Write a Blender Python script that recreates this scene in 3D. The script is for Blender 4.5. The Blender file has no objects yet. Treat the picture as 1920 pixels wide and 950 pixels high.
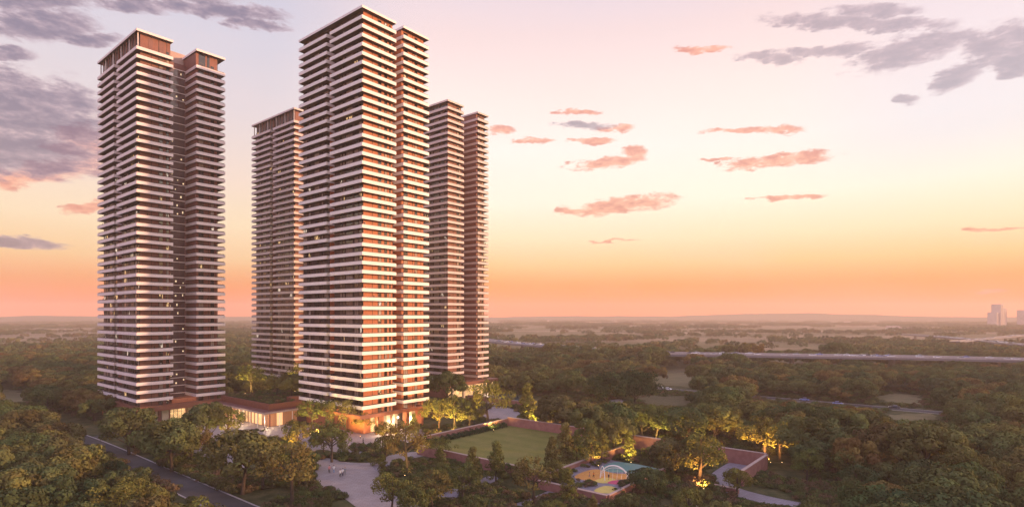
import bpy, math, random
import numpy as np
from mathutils import Vector, Matrix, noise as mnoise

R = math.radians
SC = bpy.context.scene
COL = SC.collection
random.seed(7)

# ------------------------------------------------------------------ camera
CAM_H, FOC, CX, HY = 42.0, 1078.0, 960.0, 592.0
cd = bpy.data.cameras.new('camera')
cam = bpy.data.objects.new('camera', cd); COL.objects.link(cam)
cam.location = (0, 0, CAM_H); cam.rotation_euler = (R(90), 0, 0)
cd.sensor_width = 36; cd.lens = 36 * FOC / 1920
cd.shift_y = (HY - 475) / 1920
cd.clip_start = 1; cd.clip_end = 60000
SC.camera = cam
SC.render.resolution_x, SC.render.resolution_y = 1024, 506
SC.view_settings.view_transform = 'Standard'
SC.view_settings.look = 'None'
SC.view_settings.exposure = 0.06
SC.view_settings.gamma = 1
SC.cycles.use_denoising = True
SC.cycles.denoising_prefilter = 'ACCURATE'
SC.cycles.max_bounces = 5
SC.cycles.diffuse_bounces = 3
SC.cycles.glossy_bounces = 2
SC.cycles.transmission_bounces = 3
SC.cycles.volume_bounces = 1
SC.cycles.transparent_max_bounces = 6
SC.cycles.caustics_reflective = False
SC.cycles.caustics_refractive = False
SC.cycles.sample_clamp_indirect = 4

SUN_EL, SUN_AZ = R(9.0), R(101)         # azimuth from +Y towards +X
HAZE_DENSITY = 0.00023

def lin(r, g, b):
    f = lambda c: (c / 255 / 12.92) if c / 255 <= 0.04045 else ((c / 255 + 0.055) / 1.055) ** 2.4
    return (f(r), f(g), f(b), 1)

# ------------------------------------------------------------------ world
W = bpy.data.worlds.new('World'); SC.world = W; W.use_nodes = True
nt = W.node_tree; nt.nodes.clear()
class G:
    """tiny node helper"""
    def __init__(s, tree): s.t = tree
    def n(s, typ, **kw):
        nd = s.t.nodes.new(typ)
        for k, v in kw.items(): setattr(nd, k, v)
        return nd
    def link(s, a, b): s.t.links.new(a, b)
    def put(s, sock, v):
        if isinstance(v, bpy.types.NodeSocket): s.t.links.new(v, sock)
        elif v is not None: sock.default_value = v
    def math(s, op, a, b=None, c=None, clamp=False):
        nd = s.n('ShaderNodeMath', operation=op, use_clamp=clamp)
        s.put(nd.inputs[0], a)
        if b is not None: s.put(nd.inputs[1], b)
        if c is not None: s.put(nd.inputs[2], c)
        return nd.outputs[0]
    def vec(s, op, a, b=None):
        nd = s.n('ShaderNodeVectorMath', operation=op)
        s.put(nd.inputs[0], a)
        if b is not None: s.put(nd.inputs[1], b)
        return nd.outputs['Value'] if op in ('DOT_PRODUCT', 'LENGTH') else nd.outputs['Vector']
    def ramp(s, fac, stops, interp='LINEAR'):
        nd = s.n('ShaderNodeValToRGB'); cr = nd.color_ramp; cr.interpolation = interp
        while len(cr.elements) > 1: cr.elements.remove(cr.elements[-1])
        cr.elements[0].position = stops[0][0]; cr.elements[0].color = stops[0][1]
        for p, c in stops[1:]:
            e = cr.elements.new(p); e.color = c
        s.put(nd.inputs[0], fac)
        return nd.outputs[0]
    def mix(s, fac, a, b, blend='MIX'):
        nd = s.n('ShaderNodeMix', data_type='RGBA', blend_type=blend)
        s.put(nd.inputs[0], fac); s.put(nd.inputs[6], a); s.put(nd.inputs[7], b)
        return nd.outputs[2]
    def smooth(s, v, a, b, lo=0., hi=1.):
        nd = s.n('ShaderNodeMapRange', interpolation_type='SMOOTHSTEP')
        s.put(nd.inputs[0], v); nd.inputs[1].default_value = a; nd.inputs[2].default_value = b
        nd.inputs[3].default_value = lo; nd.inputs[4].default_value = hi
        return nd.outputs[0]
    def noise(s, v, scale, detail=4, rough=.55, dist=0.):
        nd = s.n('ShaderNodeTexNoise'); s.put(nd.inputs['Vector'], v)
        nd.inputs['Scale'].default_value = scale; nd.inputs['Detail'].default_value = detail
        nd.inputs['Roughness'].default_value = rough; nd.inputs['Distortion'].default_value = dist
        return nd

g = G(nt)
tc = g.n('ShaderNodeTexCoord')
dirv = tc.outputs['Generated']
sep = g.n('ShaderNodeSeparateXYZ'); g.link(dirv, sep.inputs[0])
X, Y, Z = sep.outputs
hyp = g.math('SQRT', g.math('ADD', g.math('MULTIPLY', X, X), g.math('MULTIPLY', Y, Y)))
elev = g.math('ARCTAN2', Z, hyp)                 # radians
azim = g.math('ARCTAN2', X, Y)
e = g.math('DIVIDE', elev, R(60), clamp=True)
def E(deg): return max(0., deg / 60)
def bright(c, k): return (c[0] * k, c[1] * k, c[2] * k, 1)
cA = g.ramp(e, [(0, bright(lin(255, 122, 52), 1.65)), (E(1.2), bright(lin(255, 130, 54), 1.5)), (E(3.0), bright(lin(255, 158, 80), 1.12)),
                (E(5), bright(lin(255, 205, 142), 1.06)), (E(7.5), bright(lin(255, 232, 190), 1.04)), (E(11), bright(lin(252, 245, 224), 1.06)),
                (E(16), bright(lin(252, 243, 234), 1.06)), (E(21), bright(lin(254, 232, 226), 1.05)), (E(26), bright(lin(248, 224, 224), .98)),
                (E(31), lin(226, 214, 228)), (1, lin(175, 180, 215))])
cB = g.ramp(e, [(0, bright(lin(250, 114, 50), 1.5)), (E(1.2), bright(lin(248, 120, 54), 1.32)), (E(3), bright(lin(250, 156, 82), 1.02)),
                (E(5), lin(250, 205, 150)), (E(8), lin(252, 226, 188)), (E(12), lin(246, 222, 205)),
                (E(18), lin(226, 214, 218)), (E(24), lin(212, 208, 222)), (E(31), lin(195, 196, 218)), (1, lin(165, 172, 210))])
# the left of the view is cooler and more lavender than its middle
lf = g.smooth(azim, R(-24), R(-8), 1., 0.)
sky = g.mix(lf, cA, cB)
rt = g.math('MULTIPLY', g.smooth(azim, R(22), R(38)), g.smooth(elev, R(10), R(15)))
sky = g.mix(g.math('MULTIPLY', rt, .45), sky, lin(226, 222, 238))
# thin mottling of the whole sky
pc = g.n('ShaderNodeCombineXYZ'); g.link(azim, pc.inputs[0]); g.link(g.math('MULTIPLY', elev, 2.6), pc.inputs[1])
mot = g.noise(pc.outputs[0], 3.0, 5, .55)
sky = g.mix(g.math('MULTIPLY', g.smooth(mot.outputs[0], .35, .75), .14), sky, lin(255, 224, 216))

# clouds: soft patches in azimuth / elevation, broken up by noise
def px_dir(x, y):
    a = math.atan((x - CX) / FOC)
    return a, math.atan((HY - y) / math.hypot(x - CX, FOC))
warp = g.noise(pc.outputs[0], 9.0, 7, .62)
wv = g.vec('SUBTRACT', warp.outputs['Color'], (.5, .5, .5))
fine = g.noise(pc.outputs[0], 30.0, 6, .65)
wf = g.vec('SUBTRACT', fine.outputs['Color'], (.5, .5, .5))
pp = g.n('ShaderNodeCombineXYZ'); g.link(azim, pp.inputs[0]); g.link(elev, pp.inputs[1])
def scaled(v, k):
    nd = g.n('ShaderNodeVectorMath', operation='MULTIPLY'); g.link(v, nd.inputs[0]); nd.inputs[1].default_value = k
    return nd.outputs[0]
pw = g.vec('ADD', pp.outputs[0], scaled(wv, (.055, .024, 0)))
pw = g.vec('ADD', pw, scaled(wf, (.046, .018, 0)))
def blobs(lst):
    acc = None
    for (x, y, w, h, k) in lst:
        a, el = px_dir(x, y)
        sx = FOC / w; sy = FOC / h                 # half sizes in radians, inverted
        d = g.vec('SUBTRACT', pw, (a, el, 0))
        pa_, pb_ = px_dir(x - 40, y), px_dir(x + 40, y); k = k - (pb_[1] - pa_[1]) / (pb_[0] - pa_[0])
        du = g.vec('DOT_PRODUCT', d, (sx, 0, 0))
        dv = g.vec('DOT_PRODUCT', d, (k * sy, sy, 0))
        q = g.math('ADD', g.math('MULTIPLY', du, du), g.math('MULTIPLY', dv, dv))
        m = g.math('SUBTRACT', 1.0, q)
        acc = m if acc is None else g.math('MAXIMUM', acc, m)
    return acc
mauve = blobs([(30, 210, 135, 62, .12), (50, 280, 105, 44, .2), (130, 235, 70, 34, .2), (15, 300, 60, 26, 0), (110, 300, 55, 14, .0), (75, 45, 80, 26, .1), (15, 105, 40, 10, 0),
               (165, 72, 45, 12, 0), (420, 22, 110, 14, .1), (470, 48, 70, 10, .1), (300, 8, 120, 14, 0), (60, 8, 80, 12, 0),
               (20, 455, 70, 10, .1), (1090, 236, 62, 8, .0), (1560, 40, 110, 12, .0), (1640, 22, 70, 10, .0), (1660, 48, 100, 12, 0), (1555, 96, 90, 9, -.05),
               (1440, 110, 60, 9, .05), (1712, 98, 95, 24, -.28), (1890, 88, 62, 34, -.1), (1905, 120, 35, 22, 0), (1790, 148, 34, 20, -.4), (1700, 185, 26, 9, 0)])
coral = blobs([(1165, 384, 115, 16, -.12), (1090, 396, 50, 8, 0), (1450, 302, 105, 11, -.12), (1500, 295, 50, 10, 0), (1140, 306, 72, 13, -.1), (1190, 290, 26, 18, 0),
               (942, 242, 26, 12, 0), (1000, 266, 46, 6, 0), (1110, 264, 50, 6, 0), (1085, 210, 40, 5, 0), (1480, 369, 62, 5, -.05), (1150, 240, 40, 7, 0),
               (1385, 245, 60, 7, 0), (1450, 247, 45, 8, 0), (1150, 450, 50, 2.4, 0), (1890, 428, 60, 3, 0), (168, 386, 42, 10, -.2), (95, 320, 100, 22, -.2), (150, 265, 50, 26, 0), (1345, 298, 30, 4, 0), (1320, 93, 50, 6, 0), (1860, 540, 30, 4, 0)])
dens = g.noise(pc.outputs[0], 30.0, 9, .66)
dn = g.math('MULTIPLY', g.math('SUBTRACT', dens.outputs[0], .5), 3.6)
cm = g.smooth(g.math('ADD', coral, dn), -.12, .75)
mm = g.smooth(g.math('ADD', mauve, g.math('MULTIPLY', dn, .72)), -.15, .7)
shade = g.smooth(g.math('ADD', dens.outputs[0], g.math('MULTIPLY', mauve, .25)), .4, .85)
ccol = g.mix(g.smooth(dens.outputs[0], .4, .68), lin(255, 180, 150), lin(222, 132, 116))
mcol = g.mix(shade, lin(205, 176, 186), lin(124, 112, 136))
sky = g.mix(g.math('MULTIPLY', cm, .82), sky, ccol)
sky = g.mix(g.math('MULTIPLY', mm, g.smooth(azim, R(-5), R(15), .85, .58)), sky, mcol)
# unseen sky behind the viewer is brightened and tinted to light the shaded faces
back = g.smooth(Y, .35, -.35, 1.0, 1.62)
sky = g.mix(g.math('MULTIPLY', g.smooth(Y, .2, -.5), g.smooth(X, .6, -.1)), sky, g.mix(1.0, sky, (.90, .84, 1.06, 1), 'MULTIPLY'))
up = g.smooth(Z, .35, .8, 1.0, 1.0)
scn = g.n('ShaderNodeVectorMath', operation='SCALE'); g.link(sky, scn.inputs[0])
g.link(g.math('MULTIPLY', back, up), scn.inputs['Scale']); sky = scn.outputs[0]
bgA = g.n('ShaderNodeBackground'); g.link(sky, bgA.inputs[0]); bgA.inputs[1].default_value = 1.0
st = g.n('ShaderNodeTexSky', sky_type='NISHITA'); st.sun_disc = False
st.sun_elevation = SUN_EL; st.sun_rotation = SUN_AZ; st.dust_density = 3
bgB = g.n('ShaderNodeBackground'); g.link(st.outputs[0], bgB.inputs[0]); bgB.inputs[1].default_value = 0.012
add = g.n('ShaderNodeAddShader'); g.link(bgA.outputs[0], add.inputs[0]); g.link(bgB.outputs[0], add.inputs[1])
wo = g.n('ShaderNodeOutputWorld'); g.link(add.outputs[0], wo.inputs[0])
W.cycles.sampling_method = 'MANUAL'; W.cycles.sample_map_resolution = 512

# ------------------------------------------------------------------ sun
sd = bpy.data.lights.new('sun', 'SUN'); sd.energy = 5.0; sd.angle = R(1.2); sd.color = (1.0, .54, .26)
so = bpy.data.objects.new('sun', sd); COL.objects.link(so)
sdir = Vector((math.sin(SUN_AZ) * math.cos(SUN_EL), math.cos(SUN_AZ) * math.cos(SUN_EL), math.sin(SUN_EL)))
so.rotation_euler = sdir.to_track_quat('Z', 'Y').to_euler(); so.location = (200, 0, 300)

# ------------------------------------------------------------------ helpers
def tag(o, label=None, cat=None, group=None, kind=None):
    if label: o['label'] = label
    if cat: o['category'] = cat
    if group: o['group'] = group
    if kind: o['kind'] = kind
    return o
def empty(name, loc=(0, 0, 0), rz=0.):
    o = bpy.data.objects.new(name, None); COL.objects.link(o)
    o.location = loc; o.rotation_euler = (0, 0, rz); o.empty_display_size = .5
    return o
def link(name, me, parent=None, loc=None, rz=None):
    o = bpy.data.objects.new(name, me); COL.objects.link(o)
    if parent is not None: o.parent = parent
    if loc is not None: o.location = loc
    if rz is not None: o.rotation_euler = (0, 0, rz)
    return o
class MB:
    """collects polygons; several materials"""
    def __init__(s): s.v = []; s.f = []; s.m = []; s.mats = []
    def mi(s, mat):
        if mat not in s.mats: s.mats.append(mat)
        return s.mats.index(mat)
    def face(s, pts, mat):
        b = len(s.v); s.v += [tuple(p) for p in pts]; s.f.append(tuple(range(b, b + len(pts)))); s.m.append(s.mi(mat))
    def box(s, x0, x1, y0, y1, z0, z1, mat, mtop=None, mbot=None, M=None):
        b = len(s.v)
        p = [(x0, y0, z0), (x1, y0, z0), (x1, y1, z0), (x0, y1, z0), (x0, y0, z1), (x1, y0, z1), (x1, y1, z1), (x0, y1, z1)]
        if M is not None: p = [tuple(M @ Vector(q)) for q in p]
        s.v += p
        i = s.mi(mat)
        for k, f in enumerate([(0, 3, 2, 1), (4, 5, 6, 7), (0, 1, 5, 4), (1, 2, 6, 5), (2, 3, 7, 6), (3, 0, 4, 7)]):
            s.f.append(tuple(b + q for q in f))
            s.m.append(s.mi(mbot) if (k == 0 and mbot) else s.mi(mtop) if (k == 1 and mtop) else i)
    def prism(s, poly, z0, z1, mat, mtop=None, bottom=True):
        n = len(poly); b = len(s.v)
        s.v += [(x, y, z0) for x, y in poly] + [(x, y, z1) for x, y in poly]
        a = sum(poly[i][0] * poly[(i + 1) % n][1] - poly[(i + 1) % n][0] * poly[i][1] for i in range(n))
        i = s.mi(mat)
        for k in range(n):
            q = (b + k, b + (k + 1) % n, b + n + (k + 1) % n, b + n + k)
            s.f.append(q if a > 0 else q[::-1]); s.m.append(i)
        top = tuple(b + n + k for k in range(n)); bot = tuple(b + k for k in range(n))
        s.f.append(top if a > 0 else top[::-1]); s.m.append(s.mi(mtop) if mtop else i)
        if bottom: s.f.append(bot[::-1] if a > 0 else bot); s.m.append(i)
    def ring(s, x0, x1, y0, y1, z0, z1, t, mat):
        s.box(x0, x1, y0, y0 + t, z0, z1, mat); s.box(x0, x1, y1 - t, y1, z0, z1, mat)
        s.box(x0, x0 + t, y0 + t, y1 - t, z0, z1, mat); s.box(x1 - t, x1, y0 + t, y1 - t, z0, z1, mat)
    def tube(s, pts, rad, mat, n=7):
        pts = [Vector(p) for p in pts]; rings = []
        up = Vector((.13, .21, 1))
        for i, p in enumerate(pts):
            d = (pts[min(i + 1, len(pts) - 1)] - pts[max(i - 1, 0)]).normalized()
            a = d.cross(up if abs(d.z) < .95 else Vector((1, .1, 0))).normalized(); c = d.cross(a)
            r = rad[i] if isinstance(rad, (list, tuple)) else rad
            b = len(s.v)
            s.v += [tuple(p + a * math.cos(2 * math.pi * k / n) * r + c * math.sin(2 * math.pi * k / n) * r) for k in range(n)]
            rings.append(b)
        i = s.mi(mat)
        for a, b in zip(rings, rings[1:]):
            for k in range(n):
                s.f.append((a + k, a + (k + 1) % n, b + (k + 1) % n, b + k)); s.m.append(i)
        s.f.append(tuple(rings[0] + k for k in range(n))[::-1]); s.m.append(i)
        s.f.append(tuple(rings[-1] + k for k in range(n))); s.m.append(i)
    def mesh(s, name):
        me = bpy.data.meshes.new(name); me.from_pydata(s.v, [], s.f)
        for m in s.mats: me.materials.append(m)
        me.polygons.foreach_set('material_index', s.m); me.update()
        return me
    def build(s, name, parent=None, **k): return link(name, s.mesh(name), parent, **k)

# site grid: every tower and road follows it.  u runs up and to the left, v up and to the right.
UH = Vector((-.775, .632)); VH = Vector((.632, .775)); GRID = math.atan2(.775, .632)
def S(u, v, z=0.): p = UH * u + VH * v; return Vector((p.x, p.y, z))
def UV(p): return (UH.x * p[0] + UH.y * p[1], VH.x * p[0] + VH.y * p[1])
def P(x, y, z=0.):
    d = (CAM_H - z) * FOC / (y - HY); return Vector(((x - CX) * d / FOC, d, z))

# ------------------------------------------------------------------ materials
def pbsdf(name, col, rough=.7, metal=0., spec=.4):
    m = bpy.data.materials.new(name); m.use_nodes = True
    b = m.node_tree.nodes['Principled BSDF']
    b.inputs['Base Color'].default_value = (*col[:3], 1); b.inputs['Roughness'].default_value = rough
    b.inputs['Metallic'].default_value = metal; b.inputs['Specular IOR Level'].default_value = spec
    return m, b, G(m.node_tree)
def mottled(name, c1, c2, scale, rough=.8, bump=0., detail=5, spec=.3):
    m, b, q = pbsdf(name, c1, rough, 0, spec)
    t = q.n('ShaderNodeTexCoord'); nz = q.noise(t.outputs['Object'], scale, detail, .6)
    q.link(q.mix(q.smooth(nz.outputs[0], .3, .7), (*c1, 1), (*c2, 1)), b.inputs['Base Color'])
    if bump:
        bp = q.n('ShaderNodeBump'); bp.inputs['Strength'].default_value = bump; q.link(nz.outputs[0], bp.inputs['Height'])
        q.link(bp.outputs[0], b.inputs['Normal'])
    return m
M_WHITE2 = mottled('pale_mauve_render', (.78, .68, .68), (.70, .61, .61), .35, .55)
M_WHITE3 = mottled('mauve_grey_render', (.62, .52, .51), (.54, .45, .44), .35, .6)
M_PANEL2 = mottled('dull_terracotta_panel', (.24, .095, .075), (.19, .075, .06), .7, .6)  # duller copy of the terracotta, without the painted sun glow, for the other towers
M_WHITE = mottled('white_render', (.80, .76, .75), (.74, .70, .69), .35, .55)
M_SOFFIT = mottled('bronze_soffit', (.050, .030, .026), (.04, .025, .022), .5, .6)
M_PANEL = mottled('sunglow_terracotta_panel', (.48, .165, .08), (.41, .14, .07), .7, .6, .05)  # terracotta pushed towards orange; the low sun's glow is put into the colour
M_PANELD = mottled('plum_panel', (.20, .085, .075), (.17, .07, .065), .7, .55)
M_JOINT = pbsdf('dark_joint', (.03, .018, .018), .6)[0]
M_RAIL = pbsdf('bronze_rail', (.05, .03, .03), .35, .6)[0]
M_GLASS = pbsdf('dark_glazing', (.022, .016, .018), .09, 0, .8)[0]
M_GLASSP = pbsdf('plum_glazing', (.09, .05, .055), .12, 0, .8)[0]
M_FRAME = pbsdf('bronze_frame', (.07, .04, .035), .4, .4)[0]
M_CURT2 = pbsdf('brown_blind', (.12, .07, .055), .6, 0, .6)[0]
M_CURT3 = pbsdf('pale_blind', (.42, .36, .34), .7, 0, .5)[0]
M_CURT = pbsdf('curtain_in_window', (.30, .22, .19), .6, 0, .6)[0]
M_SHADE = mottled('plum_side_shade', (.060, .028, .030), (.045, .022, .026), .8, .45)  # plum with the shade of the towers' left sides put into its colour
M_GREY = pbsdf('grey_metal', (.22, .2, .2), .5, .3)[0]
def emis(name, col, st_, base=(.3, .2, .1)):
    m, b, q = pbsdf(name, base, .5)
    b.inputs['Emission Color'].default_value = (*col, 1); b.inputs['Emission Strength'].default_value = st_
    return m
def litmat(name, col, k):
    m, b, q = pbsdf(name, (.05, .03, .03), .2)
    t = q.n('ShaderNodeTexCoord'); oi = q.n('ShaderNodeObjectInfo')
    mp = q.n('ShaderNodeMapping'); q.link(t.outputs['Object'], mp.inputs[0]); mp.inputs['Scale'].default_value = (1.4, 1.4, .5)
    cb = q.n('ShaderNodeCombineXYZ'); q.link(q.math('MULTIPLY', oi.outputs['Random'], 60.), cb.inputs[0]); q.link(cb.outputs[0], mp.inputs['Location'])
    nz = q.noise(mp.outputs[0], 1., 2)
    b.inputs['Emission Color'].default_value = (*col, 1)
    q.link(q.smooth(nz.outputs[0], .46, .62, .02, k), b.inputs['Emission Strength'])
    return m
M_LIT = litmat('lit_window', (1.0, .62, .28), 1.0)
M_LITC = litmat('lit_window_pale', (1.0, .80, .62), .9)
M_LITS = emis('stair_light', (1., .75, .45), 1.0)
def lobbymat():
    m, b, q = pbsdf('lit_lobby_glazing', (.25, .16, .08), .3)
    t = q.n('ShaderNodeTexCoord'); wv_ = q.n('ShaderNodeTexWave', wave_type='BANDS', bands_direction='DIAGONAL')
    q.link(t.outputs['Object'], wv_.inputs[0]); wv_.inputs['Scale'].default_value = .8; wv_.inputs['Distortion'].default_value = 3
    nz = q.noise(t.outputs['Object'], .6, 3)
    c = q.mix(q.smooth(wv_.outputs['Fac'], .2, .9), (1., .48, .13, 1), (1., .72, .38, 1))
    q.link(c, b.inputs['Emission Color'])
    q.link(q.math('MULTIPLY', q.smooth(nz.outputs[0], .3, .7, .5, 1.3), .95), b.inputs['Emission Strength'])
    return m
M_LOBBY = lobbymat()
M_BEIGE = mottled('pale_stone', (.52, .44, .34), (.46, .38, .29), 1.2, .7)
M_BRONZE = mottled('copper_fascia', (.22, .08, .05), (.18, .065, .045), .6, .5)
M_REDWALL = mottled('red_stone_wall', (.36, .17, .14), (.27, .12, .10), .55, .85, .2)
M_CAP = mottled('pale_coping', (.45, .33, .29), (.38, .27, .24), .8, .8)
M_ASPH = mottled('asphalt', (.055, .05, .052), (.075, .068, .07), .25, .85, .1)
M_KERB = mottled('kerb_stone', (.42, .38, .37), (.34, .3, .3), .8, .8)
M_LINE = pbsdf('road_paint', (.6, .58, .55), .7)[0]
def paving(name, c1, c2, size, squash=1.):
    m, b, q = pbsdf(name, c1, .6, 0, .4)
    t = q.n('ShaderNodeTexCoord')
    br = q.n('ShaderNodeTexBrick'); q.link(t.outputs['Object'], br.inputs['Vector'])
    br.inputs['Scale'].default_value = 1; br.inputs['Brick Width'].default_value = size; br.inputs['Row Height'].default_value = size * .5
    br.inputs['Mortar Size'].default_value = .035; br.inputs['Color1'].default_value = (*c1, 1); br.inputs['Color2'].default_value = (*c2, 1)
    br.inputs['Mortar'].default_value = (c1[0] * .45, c1[1] * .45, c1[2] * .45, 1)
    nz = q.noise(t.outputs['Object'], .22, 5, .6)
    q.link(q.mix(q.smooth(nz.outputs[0], .35, .7, 0, .45), br.outputs[0], (c2[0] * .6, c2[1] * .55, c2[2] * .55, 1)), b.inputs['Base Color'])
    return m
M_PAVE = paving('granite_paving', (.36, .31, .31), (.30, .26, .265), 1.6)
M_PATH = paving('lavender_paving', (.27, .24, .28), (.22, .19, .23), 1.1)

def foliage(name, stops, transl=.15, amp=1.):
    m = bpy.data.materials.new(name); m.use_nodes = True; q = G(m.node_tree)
    m.node_tree.nodes.clear()
    oi = q.n('ShaderNodeObjectInfo'); at = q.n('ShaderNodeAttribute', attribute_name='tint')
    c = q.ramp(oi.outputs['Random'], stops)
    hs = q.n('ShaderNodeHueSaturation'); q.link(c, hs.inputs['Color'])
    q.link(q.math('MULTIPLY_ADD', at.outputs['Fac'], .06, .47), hs.inputs['Hue'])
    q.link(q.math('MULTIPLY_ADD', at.outputs['Fac'], .9 * amp, .58), hs.inputs['Value'])
    d = q.n('ShaderNodeBsdfDiffuse'); q.link(hs.outputs[0], d.inputs[0])
    tr = q.n('ShaderNodeBsdfTranslucent'); q.link(hs.outputs[0], tr.inputs[0])
    mx = q.n('ShaderNodeMixShader'); mx.inputs[0].default_value = transl
    q.link(d.outputs[0], mx.inputs[1]); q.link(tr.outputs[0], mx.inputs[2])
    o = q.n('ShaderNodeOutputMaterial'); q.link(mx.outputs[0], o.inputs[0])
    return m
M_LEAF = foliage('wood_foliage', [(0, (.080, .105, .040, 1)), (.2, (.12, .128, .046, 1)), (.4, (.055, .078, .036, 1)), (.6, (.165, .145, .048, 1)),
                                  (.75, (.085, .10, .042, 1)), (.9, (.185, .12, .045, 1)), (1, (.10, .095, .042, 1))])
M_LEAFG = foliage('garden_foliage', [(0, (.11, .125, .038, 1)), (.35, (.16, .15, .042, 1)), (.7, (.085, .10, .038, 1)), (1, (.17, .128, .045, 1))])
M_LEAFS = foliage('shrub_foliage', [(0, (.08, .105, .04, 1)), (.3, (.12, .125, .04, 1)), (.6, (.08, .08, .04, 1)), (.85, (.17, .10, .065, 1)), (1, (.15, .16, .05, 1))])
M_LEAFD = foliage('dark_foliage', [(0, (.035, .055, .028, 1)), (1, (.05, .068, .03, 1))])
M_BARK = mottled('bark', (.075, .052, .038), (.045, .032, .025), 2.5, .9, .3)

# ------------------------------------------------------------------ ground
def ground_mat():
    m, b, q = pbsdf('ground_cover', (.05, .05, .03), .95, 0, .1)
    t = q.n('ShaderNodeTexCoord'); co = t.outputs['Object']
    sp = q.n('ShaderNodeSeparateXYZ'); q.link(co, sp.inputs[0])
    r = q.math('SQRT', q.math('ADD', q.math('MULTIPLY', sp.outputs[0], sp.outputs[0]), q.math('MULTIPLY', sp.outputs[1], sp.outputs[1])))
    st_ = q.n('ShaderNodeMapping'); q.link(co, st_.inputs[0]); st_.inputs['Scale'].default_value = (.0012, .0028, 1)
    st_.inputs['Rotation'].default_value = (0, 0, .25)
    vo = q.n('ShaderNodeTexVoronoi'); q.link(st_.outputs[0], vo.inputs[0]); vo.inputs['Scale'].default_value = 2.2
    fc = q.ramp(vo.outputs['Color'], [(0, (.14, .12, .06, 1)), (.3, (.27, .20, .13, 1)), (.5, (.18, .15, .08, 1)), (.7, (.34, .25, .17, 1)), (1, (.13, .12, .06, 1))], 'CONSTANT')
    n1 = q.noise(co, .006, 6, .6); n2 = q.noise(co, .25, 5, .6); n3 = q.noise(co, 1.8, 4, .7)
    near = q.mix(q.smooth(n2.outputs[0], .35, .68), (.050, .058, .022, 1), (.115, .10, .048, 1))
    near = q.mix(q.smooth(n3.outputs[0], .4, .75, 0, .6), near, (.03, .032, .016, 1))
    far = q.mix(q.smooth(n1.outputs[0], .35, .65, 0, .5), fc, (.15, .12, .07, 1))
    q.link(q.mix(q.smooth(r, 330, 620), near, far), b.inputs['Base Color'])
    bp = q.n('ShaderNodeBump'); bp.inputs['Strength'].default_value = .5; q.link(n3.outputs[0], bp.inputs['Height']); q.link(bp.outputs[0], b.inputs['Normal'])
    return m
M_GROUND = ground_mat()
GR = 5600.
mb = MB()
nr = 48
pts = [(math.cos(2 * math.pi * k / nr) * GR, math.sin(2 * math.pi * k / nr) * GR, 0) for k in range(nr)]
mb.face(pts, M_GROUND)
tag(mb.build('ground'), kind='structure')
# low hills closing the plain
M_HILL = mottled('hill_cover', (.12, .10, .06), (.08, .075, .045), .004, .95)
mb = MB()
na = 260
def ridge(a, k):
    return (27 + 9 * mnoise.noise(Vector((a * 5, k, 0))) + 5 * mnoise.noise(Vector((a * 24, k, 3))) + 22 * math.exp(-((a - .42) / .16) ** 2) * (k == 1)
            + 8 * math.exp(-((a + .68) / .08) ** 2))
for k, (r0, r1, r2, hs_) in enumerate([(4300, 4800, 5300, .75), (4900, 5250, 5580, 1.25)]):
    for i in range(na):
        a0, a1 = [-1.25 + 2.5 * (i + j) / na for j in (0, 1)]
        h0, h1 = ridge(a0, k) * hs_, ridge(a1, k) * hs_
        f = lambda a, r, z: (math.sin(a) * r, math.cos(a) * r, z)
        mb.face([f(a0, r0, .3), f(a0, r1, h0), f(a1, r1, h1), f(a1, r0, .3)][::-1], M_HILL)
        mb.face([f(a0, r1, h0), f(a0, r2, .3), f(a1, r2, .3), f(a1, r1, h1)][::-1], M_HILL)
tag(mb.build('hills'), kind='structure')

# haze: one closed box of even air round everything
hm = bpy.data.materials.new('haze_air'); hm.use_nodes = True
q = G(hm.node_tree); hm.node_tree.nodes.clear()
pv = q.n('ShaderNodeVolumePrincipled'); pv.inputs['Color'].default_value = (1.0, .80, .68, 1)
pv.inputs['Density'].default_value = HAZE_DENSITY; pv.inputs['Anisotropy'].default_value = .1
q.link(pv.outputs[0], q.n('ShaderNodeOutputMaterial').inputs['Volume'])
mb = MB(); mb.box(-5700, 5700, -5700, 5700, -1.5, 160, hm)
hz = mb.build('haze'); tag(hz, kind='stuff')

# ------------------------------------------------------------------ roads, paths, terraces
def curve_pts(pts, n=8):
    pts = [Vector(p[:2]) for p in pts]; out = []
    for i in range(len(pts) - 1):
        p0 = pts[max(i - 1, 0)]; p1 = pts[i]; p2 = pts[i + 1]; p3 = pts[min(i + 2, len(pts) - 1)]
        for k in range(n):
            t = k / n
            out.append(.5 * ((2 * p1) + (p2 - p0) * t + (2 * p0 - 5 * p1 + 4 * p2 - p3) * t * t + (3 * p1 - p0 - 3 * p2 + p3) * t ** 3))
    out.append(pts[-1]); return out
def offs(pts, d):
    out = []
    for i, p in enumerate(pts):
        t = (pts[min(i + 1, len(pts) - 1)] - pts[max(i - 1, 0)]).normalized()
        out.append(p + Vector((-t.y, t.x)) * d)
    return out
def strip(mb, pts, d0, d1, z0, z1, mat, solid=True, mside=None):
    a = offs(pts, d0); b = offs(pts, d1)
    for i in range(len(pts) - 1):
        z = z1
        mb.face([(*a[i], z), (*b[i], z), (*b[i + 1], z), (*a[i + 1], z)][::-1] if d1 > d0 else [(*a[i], z), (*b[i], z), (*b[i + 1], z), (*a[i + 1], z)], mat)
        if solid:
            ms = mside or mat
            mb.face([(*a[i], z0), (*a[i + 1], z0), (*a[i + 1], z1), (*a[i], z1)], ms)
            mb.face([(*b[i], z1), (*b[i + 1], z1), (*b[i + 1], z0), (*b[i], z0)], ms)
            mb.face([(*a[i], z0), (*a[i + 1], z0), (*b[i + 1], z0), (*b[i], z0)], ms)
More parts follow.
